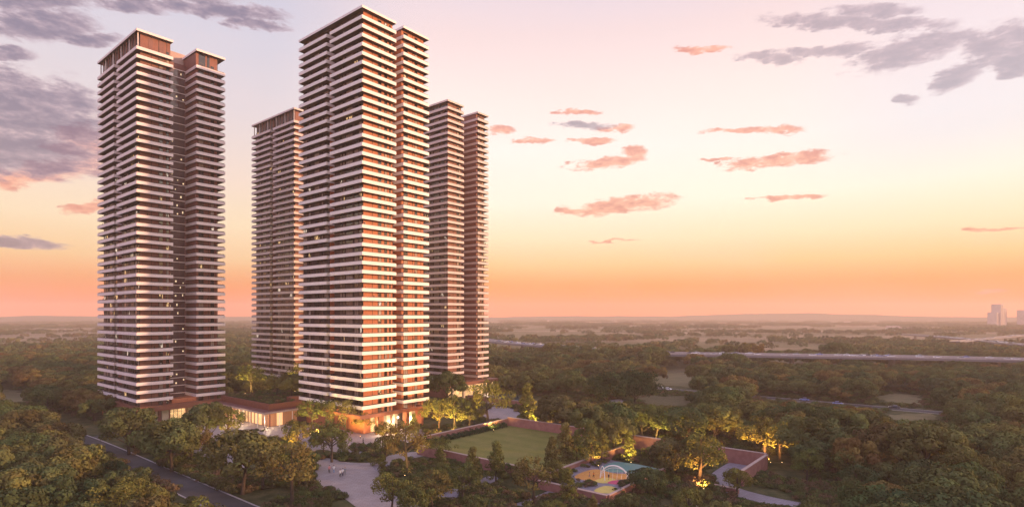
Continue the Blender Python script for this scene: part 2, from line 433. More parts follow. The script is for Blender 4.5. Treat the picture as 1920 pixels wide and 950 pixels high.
def poly_px(pts, z=0.): return [P(x, y, z) for x, y in pts]
def sheet(name, poly, z, mat, kind='structure', t=.1):
    # rounded by Catmull-Rom subdivision
    c = [Vector(p[:2]) for p in poly]; n = len(c); out = []
    for i in range(n):
        p0, p1, p2, p3 = c[i - 1], c[i], c[(i + 1) % n], c[(i + 2) % n]
        for k in range(6):
            s_ = k / 6
            out.append(.5 * ((2 * p1) + (p2 - p0) * s_ + (2 * p0 - 5 * p1 + 4 * p2 - p3) * s_ * s_ + (3 * p1 - p0 - 3 * p2 + p3) * s_ ** 3))
    if name == 'meadow':
        out = [p + Vector((mnoise.noise(Vector((p.x * .13, p.y * .13, 1))), mnoise.noise(Vector((p.x * .13, p.y * .13, 8))))) * 9 for p in out]
    mb = MB(); mb.prism([tuple(p) for p in out], z, z + t, mat)
    o = mb.build(name); tag(o, kind=kind); return o

# estate road on the left
rp = [S(-40, 59), S(60, 59), S(150, 59), S(225, 59), S(262, 57), S(330, 50), S(450, 36)]
rc = curve_pts(rp)
mb = MB(); strip(mb, rc, -3.6, 3.6, 0, .03, M_ASPH, False); tag(mb.build('road'), kind='structure')
mb = MB()
strip(mb, rc, 3.6, 3.95, 0, .14, M_KERB); strip(mb, rc, -3.95, -3.6, 0, .14, M_KERB)
tag(mb.build('kerb'), kind='structure')
mb = MB(); strip(mb, curve_pts([S(236, 62.5), S(242, 72), S(246, 78)]), -3, 3, 0, .034, M_ASPH, False); tag(mb.build('driveway'), kind='structure')
mb = MB(); mb.prism([tuple(S(*p).xy) for p in ((205, 54.4), (262, 54.4), (262, 44), (214, 44))], 0, .05, mottled('bare_earth', (.30, .17, .12), (.2, .12, .09), .3, .95))
tag(mb.build('bare_ground'), kind='structure')
# road across the meadow on the right
rc2 = curve_pts([S(330, 311), S(190, 312), S(120, 311), S(40, 311), S(-60, 309), S(-200, 300)])
mb = MB(); strip(mb, rc2, -4, 4, 0, .03, M_ASPH, False)
tag(mb.build('road'), kind='structure')
mb = MB(); strip(mb, rc2, 4.0, 4.3, 0, .14, M_KERB); strip(mb, rc2, -4.3, -4.0, 0, .14, M_KERB); tag(mb.build('kerb'), kind='structure')
M_MEADOW = mottled('meadow_grass', (.13, .115, .05), (.19, .15, .075), .12, .95, .3)
for pl in ([(1225, 722), (1232, 706), (1262, 698), (1300, 703), (1312, 716), (1290, 724)],
           [(1640, 742), (1700, 738), (1730, 748), (1720, 757), (1650, 752)],
           [(1670, 776), (1750, 778), (1765, 790), (1700, 796), (1665, 786)],
           [(0, 732), (45, 734), (58, 745), (30, 756), (-20, 752)],
           [(1420, 732), (1560, 740), (1640, 748), (1560, 746), (1430, 736)]):
    sheet('meadow', poly_px(pl), .0, M_MEADOW, t=.06)
# plaza
PLAZA = [(256, 824), (300, 804), (380, 792), (440, 786), (500, 794), (560, 796), (640, 800), (700, 806), (760, 803), (806, 806), (790, 822), (735, 836), (700, 850),
         (650, 850), (600, 842), (570, 852), (520, 842), (486, 850), (455, 878), (400, 872), (345, 850), (300, 838)]
plz = sheet('plaza', poly_px(PLAZA), 0, M_PAVE, t=.08)
PATHS = [[(592, 868), (612, 858), (650, 866), (700, 866), (735, 852), (790, 846), (800, 852), (745, 866), (716, 882), (716, 912), (760, 938), (820, 962), (730, 985), (640, 930), (598, 908)],
         [(812, 934), (840, 918), (880, 906), (918, 892), (934, 898), (900, 914), (868, 930), (840, 946)],
         [(700, 872), (715, 866), (735, 874), (730, 884), (706, 882)],
         [(945, 952), (990, 936), (1040, 916), (1056, 920), (1010, 940), (970, 958)],
         [(1084, 935), (1100, 928), (1125, 938), (1150, 958), (1104, 958)],
         [(1332, 896), (1345, 880), (1380, 862), (1407, 864), (1402, 880), (1372, 894), (1380, 912), (1440, 930), (1560, 955), (1500, 962), (1420, 940), (1360, 922)],
         [(1330, 838), (1352, 840), (1405, 846), (1440, 858), (1430, 864), (1395, 852), (1340, 846)],
         [(925, 762), (960, 766), (975, 778), (945, 790), (905, 784)],
         [(870, 728), (900, 732), (960, 752), (930, 760), (880, 745)],
         [(1135, 752), (1165, 748), (1175, 754), (1150, 762)]]
for i, pl in enumerate(PATHS):
    sheet('path', poly_px(pl), 0, M_PAVE if i in (0, 8) else M_PATH, t=.07 + .004 * i)
# pool behind the court
M_WATER = pbsdf('pool_water', (.05, .09, .11), .06, 0, .6)[0]
sheet('pool', poly_px([(938, 738), (955, 736), (972, 744), (968, 756), (945, 757), (930, 748)]), 0, M_WATER, t=.13)
# striped field (crop rows) beyond the garden
mb = MB()
M_CROP = mottled('cropped_rows', (.12, .11, .05), (.16, .13, .07), .5, .9)
for k in range(15):
    mb.box(0, 46, k * 2.6, k * 2.6 + 1.3, .0, .55, M_CROP)
o = mb.build('crop_rows', loc=P(1222, 762), rz=.1); tag(o, kind='stuff')

# ---- raised lawn terrace with red stone retaining walls (site grid, local x = v, local y = u)
def slab_obj(name, label, cat, v0, v1, u0, u1, z0, z1, mat, cap=None, group=None, kind=None, parts=None):
    root = empty(name, S(u0, v0, 0), GRID); tag(root, label, cat, group, kind)
    mb = MB(); mb.box(0, v1 - v0, 0, u1 - u0, z0, z1, mat); mb.build('masonry', root)
    if cap:
        mb = MB(); mb.box(-.12, v1 - v0 + .12, -.12, u1 - u0 + .12, z1 + .002, z1 + .16, cap); mb.build('coping', root)
    return root
LU0, LU1, LV0, LV1, LZ = 84., 132.5, 117.5, 160., 2.5
M_LAWN = bpy.data.materials.new('mown_lawn'); M_LAWN.use_nodes = True
q = G(M_LAWN.node_tree); b = M_LAWN.node_tree.nodes['Principled BSDF']; b.inputs['Roughness'].default_value = .95; b.inputs['Specular IOR Level'].default_value = .1
t_ = q.n('ShaderNodeTexCoord'); wv2 = q.n('ShaderNodeTexWave', bands_direction='X'); q.link(t_.outputs['Object'], wv2.inputs[0]); wv2.inputs['Scale'].default_value = .045; wv2.inputs['Distortion'].default_value = .6
n_ = q.noise(t_.outputs['Object'], .16, 5, .65); n2_ = q.noise(t_.outputs['Object'], 3., 3, .6)
c_ = q.mix(q.smooth(wv2.outputs['Fac'], .3, .7), (.165, .165, .045, 1), (.19, .18, .052, 1))
c_ = q.mix(q.smooth(n_.outputs[0], .4, .75, 0, .6), c_, (.26, .21, .08, 1)); c_ = q.mix(q.smooth(n2_.outputs[0], .4, .7, 0, .35), c_, (.085, .09, .03, 1))
q.link(c_, b.inputs['Base Color'])
mb = MB(); mb.box(0, LV1 - LV0, 0, LU1 - LU0, .02, LZ, M_LAWN); o = mb.build('lawn', loc=S(LU0, LV0), rz=GRID); tag(o, kind='structure')
slab_obj('retaining_wall', 'low red stone wall holding up the near edge of the lawn', 'wall', LV0 - .5, LV0 - .01, LU0, LU1, 0, LZ + .35, M_REDWALL, M_CAP)
slab_obj('retaining_wall', 'red stone wall along the right side of the lawn, behind the play area', 'wall', LV0, LV1 - .3, LU0 - .5, LU0 - .01, 0, LZ + .3, M_REDWALL, M_CAP)
slab_obj('garden_wall', 'tall red stone wall at the far edge of the lawn', 'wall', LV1 + .01, LV1 + .6, LU0 - 26, LU1, 0, LZ + 2.9, M_REDWALL, M_CAP)
slab_obj('garden_wall', 'red stone wall on the tower side of the lawn, behind the clipped hedge', 'wall', LV0 + 4, LV1 + .6, LU1 + .01, LU1 + .6, 0, LZ + 2.4, M_REDWALL, M_CAP)
slab_obj('garden_wall', 'red stone wall stepping out from the far wall towards the right', 'wall', LV1 + 7, LV1 + 7.6, 46, 68, 0, 4.0, M_REDWALL, M_CAP)
slab_obj('garden_wall', 'short red stone wall beside the curved path on the right', 'wall', LV1 - 14, LV1 + 6.9, 45.4, 46, 0, 3.8, M_REDWALL, M_CAP)
a_, b_ = UV(P(1321, 914)), UV(P(1376, 932))
slab_obj('low_wall', 'low pink stone seat wall at the fork of the curved path', 'wall', a_[1], a_[1] + .7, b_[0], a_[0], 0, 1.1, M_REDWALL, M_CAP)
slab_obj('low_wall', 'long low red wall in front of the far trees behind the rear right tower', 'wall', 210, 210.6, 160, 200, 0, 2.2, M_REDWALL, M_CAP)
slab_obj('low_wall', 'low stone wall crossing the shrubs at the bottom edge of the garden', 'wall', 108, 122, 47, 47.5, 0, 1.0, M_REDWALL, M_CAP)
# ---- play area
slab_obj('retaining_wall', 'short salmon stone wall closing the near end of the play area', 'wall', 112.4, 112.99, 64.6, 83.4, 0, 2.0, M_REDWALL, M_CAP)
PU0, PU1, PV0, PV1, PZ = 64.6, 83.4, 113., 142., 1.8
M_RUB_O = mottled('orange_rubber', (.62, .30, .08), (.52, .24, .07), .5, .85)
M_RUB_T = mottled('teal_splash_pad', (.10, .24, .24), (.14, .30, .28), 1.6, .3)
M_RUB_Y = mottled('yellow_rubber', (.62, .48, .14), (.55, .42, .12), .6, .85)
M_RUB_P = pbsdf('pink_rubber', (.55, .09, .16), .85)[0]
mb = MB(); mb.box(0, PV1 - PV0, 0, PU1 - PU0, .02, PZ, M_PATH); o = mb.build('play_terrace', loc=S(PU0, PV0), rz=GRID); tag(o, kind='structure')
slab_obj('retaining_wall', 'salmon stone wall holding up the edge of the play area', 'wall', PV0, PV1 + .5, PU0 - .5, PU0 - .01, 0, PZ + .25, M_REDWALL, M_CAP)
def blob_sheet(name, poly_uv, z, mat, t=.02):
    return sheet(name, [S(u, v) for u, v in poly_uv], z, mat, t=t)
blob_sheet('splash_pad', [(77.5, 132), (77.8, 141.3), (65.6, 141.3), (65.2, 131.5), (70, 133.5), (74, 131)], PZ, M_RUB_T)
blob_sheet('play_surface', [(78.5, 121), (79.5, 127), (78, 131), (73, 130.5), (69.5, 132), (67.2, 129.5), (70.5, 124), (74, 121)], PZ, M_RUB_O, .03)
blob_sheet('play_surface', [(73, 121.5), (72.5, 125.5), (70, 126), (68.5, 124), (70.5, 121)], PZ, M_RUB_Y, .045)
blob_sheet('play_surface', [(69.8, 122), (69.5, 125), (67.4, 125.3), (67.0, 122.6)], PZ, M_RUB_P, .05)
blob_sheet('play_surface', [(69, 114.5), (69, 119.5), (66, 119.5), (65.4, 115)], PZ, M_RUB_Y, .03)
M_ARCH = pbsdf('white_play_arch', (.85, .8, .75), .4)[0]
def arch(mb, p, q_, h, r):
    pts = [(p[0] + (q_[0] - p[0]) * (.5 - .5 * math.cos(math.pi * k / 18)), p[1] + (q_[1] - p[1]) * (.5 - .5 * math.cos(math.pi * k / 18)), h * math.sin(math.pi * k / 18)) for k in range(19)]
    mb.tube(pts, r, M_ARCH, 8)
pa = empty('climbing_arch', S(70, 125.5, PZ)); tag(pa, 'white curved climbing arches standing on the orange play surface', 'play frame')
A = S(73.4, 124.8) - S(70, 125.5); B = S(66.0, 125.9) - S(70, 125.5); C = S(71.2, 123.2) - S(70, 125.5)
mb = MB(); arch(mb, A, B, 3.5, .17); mb.build('large_arch', pa)
mb = MB(); arch(mb, A, C, 3.2, .10); mb.build('small_arch', pa)
mb = MB(); arch(mb, A + Vector((.6, 1.2, 0)), B + Vector((.8, 1.4, 0)), 2.6, .06); mb.build('side_hoop', pa)
mb = MB()
for k in range(6):
    f = (k + 1) / 7; x = A.x + (B.x - A.x) * f; y = A.y + (B.y - A.y) * f
    mb.tube([(x, y, 0), (x + .8 * f, y + 1.2, 2.4 * math.sin(math.pi * f))], .03, M_ARCH, 5)
mb.build('climbing_rope', pa)

# ------------------------------------------------------------------ towers
def window_geo(mb, o, du, nrm, w, h, mat, mull=True):
    """pane and frame on a vertical wall: o origin, du unit along the wall, nrm unit outwards"""
    up = Vector((0, 0, 1))
    def bx(a0, a1, z0, z1, d0, d1, m):
        ps = []
        for z in (z0, z1):
            for (a, d) in ((a0, d0), (a1, d0), (a1, d1), (a0, d1)):
                ps.append(o + du * a + nrm * d + up * z)
        b = len(mb.v); mb.v += [tuple(p) for p in ps]; i = mb.mi(m)
        for f in [(0, 1, 5, 4), (1, 2, 6, 5), (2, 3, 7, 6), (3, 0, 4, 7), (4, 5, 6, 7), (0, 3, 2, 1)]:
            mb.f.append(tuple(b + q_ for q_ in f)); mb.m.append(i)
    bx(.05, w - .05, .05, h - .05, .004, .03, mat)
    bx(0, w, h - .05, h, .0, .09, M_FRAME); bx(0, .07, 0, h - .05, .0, .09, M_FRAME); bx(w - .07, w, 0, h - .05, .0, .09, M_FRAME)
    if mull and w > 1.3:
        n = max(2, int(round(w / 1.1)))
        for k in range(1, n): bx(w * k / n - .03, w * k / n + .03, 0, h - .05, .03, .08, M_FRAME)

_wcache = {}
def window_mesh(w, h, mat):
    k = (round(w, 2), mat.name)
    if k not in _wcache:
        mb = MB(); window_geo(mb, Vector((0, 0, 0)), Vector((1, 0, 0)), Vector((0, -1, 0)), w, h, mat); _wcache[k] = mb.mesh('window')
    return _wcache[k]

FH, Z0 = 3.2, 10.2
def tower(name, label, P0, U, n0, n1, vA, b0, b1, rB, crown, deep, litp, seed, gapglass):
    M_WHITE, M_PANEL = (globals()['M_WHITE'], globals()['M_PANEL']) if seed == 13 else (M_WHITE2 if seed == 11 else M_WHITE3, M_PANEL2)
    rnd = random.Random(seed)
    root = empty('residential_tower', (*P0, 0), GRID); tag(root, label, 'tower', 'four residential towers of one estate')
    K = 43 if crown else 44
    ztop = 151.2
    iu0, iu1, iv = 1.8, 2.6, 1.8
    # body
    mb = MB()
    bodyA = [(iv, iu0), (vA - .4, iu0), (vA - .4, U - iu1), (iv, U - iu1), (iv, n1 + .4), (4.6, n1 + .4), (4.6, n0 - .4), (iv, n0 - .4)]
    mb.prism(bodyA, 0, ztop - .85, M_PANEL)
    mb.prism([(b0 + .5, iu0), (b1 - rB, iu0), (b1 - rB, U - iu1), (b0 + .5, U - iu1)], 0, ztop - .85, M_PANEL)
    wall = mb.build('wall', root)
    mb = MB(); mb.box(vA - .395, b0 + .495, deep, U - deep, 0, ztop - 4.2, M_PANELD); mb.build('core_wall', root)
    mb = MB(); mb.box(vA - 1.5, b0 + 1.2, deep + 3, U - deep - 3, ztop - 4.19, ztop + 1.5, M_CAP); mb.build('lift_house', root)
    # dark joints between cladding panels, and paler panels, on the two seen sides
    mb = MB()
    jv = [a for a in (5.6, 8.1, 11.0) if a < vA - 1.2] + [b0 + .5 + (b1 - b0) * f for f in (.42, .74)]
    for a in jv: mb.box(a, a + .16, iu0 - .05, iu0 - .003, 3, ztop - .9, M_JOINT)
    mb.build('panel_joints', root)
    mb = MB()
    mb.box(iv - .03, iv - .001, iu0 + .02, n0 - .42, 7.4, ztop - .9, M_SHADE); mb.box(iv - .03, iv - .001, n1 + .42, U - iu1 - .02, 7.4, ztop - .9, M_SHADE)
    mb.build('side_shade', root)  # thin dark sheets carry painted shade over the shaded side walls
    # floor slabs: white upstand ring, bronze soffit plate
    def slab(mb, x0, x1, y0, y1, thin=False):
        mb.ring(x0, x1, y0, y1, 0.0, 1.2, .22, M_WHITE)
        mb.box(x0 + .22, x1 - .22, y0 + .22, y1 - .22, .03, .28, M_SOFFIT)
    mb = MB(); slab(mb, 0, vA, 0, n0); slab(mb, 0, vA, n1, U); slab(mb, b0, b1, 0, U)
    mb.box(vA + .003, b0 - .003, deep - .35, deep - .003, .85, 1.1, M_WHITE)
    ms = mb.mesh('floor_slab')
    mb = MB()
    for (x0, x1, y0, y1) in ((0, vA, 0, n0), (0, vA, n1, U), (b0, b1, 0, U)):
        mb.ring(x0 + .3, x1 - .3, y0 + .3, y1 - .3, 1.1, 1.5, .06, M_RAIL)
    mr = mb.mesh('handrail')
    for k in range(K):
        s_ = link('floor_slab', ms, root, (0, 0, Z0 - 1.2 + FH * k))
        link('handrail', mr, s_)
    # roofs
    mb = MB(); mb.box(0, vA, 0, U, ztop - .85, ztop, M_WHITE, None, M_SOFFIT); mb.build('roof', root)
    mb = MB(); mb.box(b0, b1, 0, U, ztop - .848, ztop - .002, M_WHITE, None, M_SOFFIT); mb.build('roof', root)
    if crown:
        mb = MB()
        for k in range(15):
            y = 1.2 + (U - 3) * k / 14
            mb.box(.75, 1.05, y, y + .3, ztop - 6.5, ztop - .86, M_PANEL if k % 3 else M_WHITE)
        mb.build('colonnade', root)
        for x0, x1 in ((4.6, 6.2), (8.4, 10.2)):
            mb = MB(); mb.box(x0, x1, iu0 - .06, iu0 - .002, ztop - 6.6, ztop - 1.3, M_PANELD); mb.build('penthouse_screen', root)
        mb = MB(); mb.box(b0 + 1.6, b0 + 4.2, iu0 - .08, iu0 - .002, ztop - 6.6, ztop - .95, M_GLASS); mb.build('penthouse_opening', root)
        mb = MB(); mb.box(b0 + 4.9, b0 + 5.9, iu0 - .08, iu0 - .002, ztop - 6.6, ztop - .95, M_GLASS)
        mb.build('penthouse_opening', root)
    if gapglass:
        mb = MB()
        for k in range(46):
            z = 7 + FH * k - .1
            if z > ztop - 7: break
            for j in range(4):
                w_ = (b0 - vA - .4) / 4; x = vA + .2 + w_ * j
                lit = False
                mb.box(x, x + w_ - .12, deep - .12, deep - .006, z + .15, z + FH - .12, M_GLASSP)
                if rnd.random() < (.35 if 10 < k < 32 else .10):
                    xx = x + rnd.uniform(.1, w_ - .7); zz = z + rnd.uniform(.4, 1.8); mb.box(xx, xx + rnd.uniform(.25, .6), deep - .14, deep - .125, zz, zz + rnd.uniform(.3, .9), M_LITS)
        mb.build('curtain_wall', root)
    # windows
    specs = []
    hW = FH - .34
    iv -= .03
    du_face = [(2.6, 1.5), (4.5, 2.5), (8.0, 4.0), (12.9, 1.0), (14.5, 1.3), (16.4, 2.8)]
    fu = [(a, w) for a, w in du_face if a + w < n0 - .8] + [(n1 + 1.2, 2.8), (n1 + 5.0, .9), (n1 + 7.4, 3.4), (n1 + 13.4, 1.5), (n1 + 16.0, 2.6)]
    fv = [(8.35, 1.35), (min(11.2, vA - 2.0), 1.1)] + [(b0 + 1.5, 2.0), (b0 + .5 + (b1 - b0) * .5, 1.4)]
    if vA > 14: fv.append((13.3, .7))
    for k in range(-1, K):
        z = Z0 + FH * k - 1.2 + .29
        for a, w in fu: specs.append(('u', a, w, z, k))
        for a, w in fv: specs.append(('v', a, w, z, k))
    camd = Vector((0, 0, CAM_H))
    Mr = Matrix.Rotation(GRID, 4, 'Z')
    def shown(sp):
        f, a, w, z, k = sp
        lp = Vector((iv, a, z)) if f == 'u' else Vector((a, iu0, z)); nn = Vector((-1, 0, 0)) if f == 'u' else Vector((0, -1, 0))
        wp = Mr @ lp + Vector((*P0, 0)); d = camd - wp
        return w * max(0., (Mr @ nn).dot(d.normalized())) / d.length_squared * (1.6 - abs(z - 30) / 120)
    specs.sort(key=shown, reverse=True)
    rest = MB()
    for i, (f, a, w, z, k) in enumerate(specs):
        r_ = rnd.random(); pl = litp * (1.8 if 4 < k < 30 else .7)
        mat = M_LIT if r_ < pl * .6 else M_LITC if r_ < pl else M_CURT if r_ < pl + .16 else M_CURT2 if r_ < pl + .34 else M_CURT3 if r_ < pl + .40 else M_GLASS
        if i < 100:
            if f == 'u': link('window', window_mesh(w, hW, mat), root, (iv, a + w, z), R(-90))
            else: link('window', window_mesh(w, hW, mat), root, (a, iu0, z))
        else:
            if f == 'u': window_geo(rest, Vector((iv, a + w, z)), Vector((0, -1, 0)), Vector((-1, 0, 0)), w, hW, mat, False)
            else: window_geo(rest, Vector((a, iu0, z)), Vector((1, 0, 0)), Vector((0, -1, 0)), w, hW, mat, False)
    tag(rest.build('windows', root), kind='stuff')
    # what people keep on their balconies: pots, screens, furniture showing over the upstand
    it = MB()
    for _ in range(330):
        k = rnd.randrange(K); z = Z0 + FH * k
        if rnd.random() < .6: x, y = rnd.uniform(.35, 1.2), rnd.choice([rnd.uniform(.6, n0 - 1.2), rnd.uniform(n1 + .6, U - 1.5)])
        else: x, y = rnd.choice([rnd.uniform(.6, vA - 1.2), rnd.uniform(b0 + .5, b1 - 1.4)]), rnd.uniform(.35, 1.2)
        m_ = rnd.choice([M_LEAFD, M_LEAFD, M_CURT, M_CURT3, M_RAIL]); hh = rnd.uniform(.2, .9) if m_ in (M_LEAFD, M_RAIL) else rnd.uniform(.1, .5)
        w1, w2 = rnd.uniform(.2, .5), rnd.uniform(.2, .6)
        if m_ is M_LEAFD:
            it.tube([(x, y, z - .88), (x, y, z + hh * .4), (x + .05, y, z + hh)], [.16, w1 * .6, .05], m_, 6)
        else: it.box(x, x + w1, y, y + w2, z - .88, z + hh, m_)
    tag(it.build('balcony_items', root), kind='stuff')
    return root

T1 = tower('a', 'left tower, standing alone at the left of the photo above a lit lobby', (-142.5, 218.2), 46.6, 22.4, 25.6, 12.8, 21.5, 33.1, 2.6, True, 11.0, .05, 11, True)
T2 = tower('b', 'rear tower half hidden behind the left side of the biggest tower', (-114.2, 301.0), 45.4, 21.5, 24.5, 12.8, 21.5, 33.0, 2.6, True, 11.0, .03, 12, True)
T3 = tower('c', 'biggest and nearest tower in the centre, its right face glowing orange', (-52.6, 201.9), 41.3, 19.9, 22.0, 15.2, 18.65, 31.6, 1.4, False, 6.0, .02, 13, False)
T4 = tower('d', 'rear tower on the right, standing behind the biggest tower', (-32.4, 289.8), 45.4, 21.5, 24.5, 11.8, 22.4, 31.1, 2.0, False, 11.0, .03, 14, False)
# tower bases
def base_T1(root):
    mb = MB(); mb.box(-.4, 34.0, -1.4, 1.2, 5.2, 7.3, M_BRONZE, None, M_SOFFIT); mb.box(-.4, 1.2, 1.2, 46, 5.2, 7.3, M_BRONZE, None, M_SOFFIT); mb.build('canopy', root)
    mb = MB(); mb.box(12.6, 21.8, .9, 6.0, 5.25, 8.9, M_PANEL); mb.build('porch_block', root)
    for x0, x1 in ((6.2, 7.6), (9.2, 11.6)):
        mb = MB(); mb.box(x0, x1, 1.2, 1.79, 0, 5.19, M_BEIGE); mb.build('column', root)
    for y in (4, 9, 14, 19, 26, 31, 36, 41):
        mb = MB(); mb.box(.4, .9, y, y + .8, 0, 5.19, M_PANEL); mb.build('column', root)
    mb = MB(); mb.box(13.0, 19.0, 4.4, 4.6, .6, 5.1, M_LOBBY)
    for k in range(5): mb.box(13.0 + k * 1.47, 13.1 + k * 1.47, 4.2, 4.399, .6, 5.1, M_FRAME)
    mb.box(13.0, 19.0, 4.2, 4.399, 3.3, 3.4, M_FRAME)
    mb.build('lobby_glazing', root)
    mb = MB(); mb.box(19.3, 21.5, 2.2, 4.6, 0, 5.19, M_BEIGE); mb.box(21.6, 33, .9, 1.79, 0, 5.19, M_BEIGE); mb.build('lobby_wall', root)
base_T1(T1)
def base_T3(root):
    mb = MB(); mb.box(-3.0, 27.5, -3.2, -2.0, 6.4, 7.6, M_BRONZE); mb.box(-3, -1.8, -2.0, 20, 6.4, 7.6, M_BRONZE); mb.box(26.3, 27.5, -2.0, 1.7, 6.4, 7.6, M_BRONZE)
    for x in (2, 9.3, 19.2): mb.box(x, x + .5, -2.0, 1.7, 6.6, 7.4, M_BRONZE)
    mb.build('canopy', root)
    for x in (8.4, 11.8, 20.2):
        mb = MB(); mb.box(x, x + 1.5, -3.0, -1.4, 0, 6.4, M_BEIGE); mb.build('column', root)
    mb = MB(); mb.box(3.9, 4.4, -2.8, -2.3, 0, 6.4, M_PANEL); mb.box(25.6, 26.1, -2.8, -2.3, 0, 6.4, M_PANEL); mb.build('column', root)
    mb = MB(); mb.box(15.3, 18.9, 1.2, 1.78, .2, 6.0, M_GLASS); mb.box(15.0, 15.29, 1.0, 1.78, 0, 6.2, M_FRAME); mb.box(18.91, 19.2, 1.0, 1.78, 0, 6.2, M_FRAME); mb.build('lobby_glazing', root)
    mb = MB(); mb.box(4.9, 8.0, 1.5, 1.78, .4, 5.6, M_LOBBY); mb.build('lobby_glazing', root)
base_T3(T3)
def base_T4(root):
    mb = MB(); mb.box(-3, 34.0, -4.5, 1.2, 6.6, 8.2, M_BRONZE, None, M_SOFFIT); mb.build('canopy', root)
    mb = MB(); mb.box(2, 31, 1.2, 1.78, .2, 6.5, M_LOBBY); mb.build('lobby_glazing', root)
    for x in (0, 8, 16, 24, 31):
        mb = MB(); mb.box(x, x + 1.2, -3.4, -2.2, 0, 6.59, M_BEIGE); mb.build('column', root)
base_T4(T4)
# glazed pavilion between the left and centre towers
pv_root = empty('garden_pavilion', S(208, 110, 0), GRID)
tag(pv_root, 'low glazed pavilion with lit curtained walls and planted roof between left and centre towers', 'building')
mb = MB(); mb.box(.6, 44, .6, 39.6, 0, 5.6, M_PANELD); mb.build('wall', pv_root)
mb = MB(); mb.box(-3.4, 12, -3.0, 41, 5.62, 6.3, M_CAP, M_PANELD, M_BEIGE); mb.build('canopy', pv_root)
mb = MB(); mb.box(.2, 44, .2, 40.2, 6.302, 8.1, M_BRONZE); mb.ring(.2, 44, .2, 40.2, 8.102, 8.7, .4, M_BRONZE); mb.build('roof', pv_root)
mb = MB()
M_CURTL = [emis('lit_curtain', (1., .58, .26), .95, (.4, .28, .16)), emis('lit_curtain_brown', (.60, .22, .08), .32, (.3, .15, .1)), M_LOBBY]
rn = random.Random(5)
def bays(mb, n, f):
    for k in range(n): f(k, M_CURTL[rn.choice([0, 1, 1, 2, 1])])
bays(mb, 30, lambda k, m: mb.box(.3, .59, 1.0 + k * 1.25, 1.0 + k * 1.25 + 1.17, .25, 5.5, m))
bays(mb, 9, lambda k, m: mb.box(1.0 + k * 1.2, 1.0 + k * 1.2 + 1.12, .3, .59, .25, 5.5, m))
mb.build('glazing', pv_root)
for k in range(8):
    mb = MB(); y = -2.4 + k * 5.6; mb.tube([(-2.8, y, 0), (-2.8, y, 5.61)], .11, M_WHITE, 8); mb.build('column', pv_root)
for k in range(2):
    mb = MB(); mb.tube([(3 + k * 5.2, -2.4, 0), (3 + k * 5.2, -2.4, 5.61)], .11, M_WHITE, 8); mb.build('column', pv_root)
# small skylight box on its roof
mb = MB(); mb.box(10, 16, 1.5, 5, 8.105, 10.2, M_BRONZE); mb.build('roof_box', pv_root)
M_SOIL = mottled('roof_soil', (.06, .06, .03), (.04, .045, .02), .6, .95)
mb = MB(); mb.box(.7, 43.5, .7, 39.7, 8.102, 8.4, M_SOIL); mb.build('planting_bed', pv_root)

# ------------------------------------------------------------------ vegetation templates
def leafmesh(name, cents, nrms, sizes, tint, mat, rng, asp=1.0):
    n = len(cents)
    a = np.cross(nrms, rng.normal(size=(n, 3))); a /= np.linalg.norm(a, axis=1)[:, None] + 1e-9
    b = np.cross(nrms, a)
    s_ = sizes[:, None]
    v = np.empty((n, 4, 3))
    v[:, 0] = cents - a * s_ * .5 * asp; v[:, 1] = cents - b * s_ * .32 + nrms * s_ * .1; v[:, 2] = cents + a * s_ * .5 * asp; v[:, 3] = cents + b * s_ * .32 + nrms * s_ * .1
    me = bpy.data.meshes.new(name)
    me.vertices.add(n * 4); me.vertices.foreach_set('co', v.reshape(-1).astype(np.float32))
    me.loops.add(n * 4); me.loops.foreach_set('vertex_index', np.arange(n * 4, dtype=np.int32))
    me.polygons.add(n); me.polygons.foreach_set('loop_start', np.arange(0, n * 4, 4, dtype=np.int32))
    me.update(calc_edges=True)
    at = me.attributes.new('tint', 'FLOAT', 'FACE'); at.data.foreach_set('value', tint.astype(np.float32))
    me.materials.append(mat)
    return me
def sph(rng, n):
    d = rng.normal(size=(n, 3)); return d / np.linalg.norm(d, axis=1)[:, None]
def clumps(rng, cen, rad, per, size, squash=.8, low=-.35):
    """leaves on a set of rounded clumps"""
    C_, N_, S_, T_ = [], [], [], []
    for c, r in zip(cen, rad):
        n = max(6, int(per * (r / np.mean(rad)) ** 2))
        d = sph(rng, n); d = d[d[:, 2] > low - rng.random(len(d)) * .5]; n = len(d)
        rr = r * (.80 + .28 * rng.random(n))[:, None]
        C_.append(c + d * rr * np.array([1, 1, squash]))
        nn = d + rng.normal(size=(n, 3)) * .30; N_.append(nn / np.linalg.norm(nn, axis=1)[:, None])
        S_.append(size * (.7 + .6 * rng.random(n))); t = rng.random() * .7
        T_.append(t + rng.random(n) * .3)
    return [np.concatenate(x) for x in (C_, N_, S_, T_)]
def crown_round(seed, w=5., h=6., base=3.4, nb=46, per=125, size=.58, mat=None, name='crown', loose=0.):
    rng = np.random.default_rng(seed); cen, rad = [], []
    asym = rng.normal(size=3) * .18
    for i in range(nb):
        f = (i + .5) / nb
        z = 1 - 1.55 * f; th = i * 2.39996 + rng.normal() * .35
        rr = math.sqrt(max(.05, 1 - min(1, abs(z)) ** 2))
        k = .66 + .26 * rng.random() + loose * rng.normal() * .12
        lob = 1 + asym[0] * math.cos(th) + asym[1] * math.sin(2 * th)
        r = w * (.17 + .17 * rng.random()) * (1 - .25 * loose)
        cen.append(np.array([math.cos(th) * rr * k * w * lob, math.sin(th) * rr * k * w * lob, base + h * .42 + z * h * .42 * k * 1.15])); rad.append(r)
    return leafmesh(name, *clumps(rng, cen, rad, per, size), mat or M_LEAF, rng)
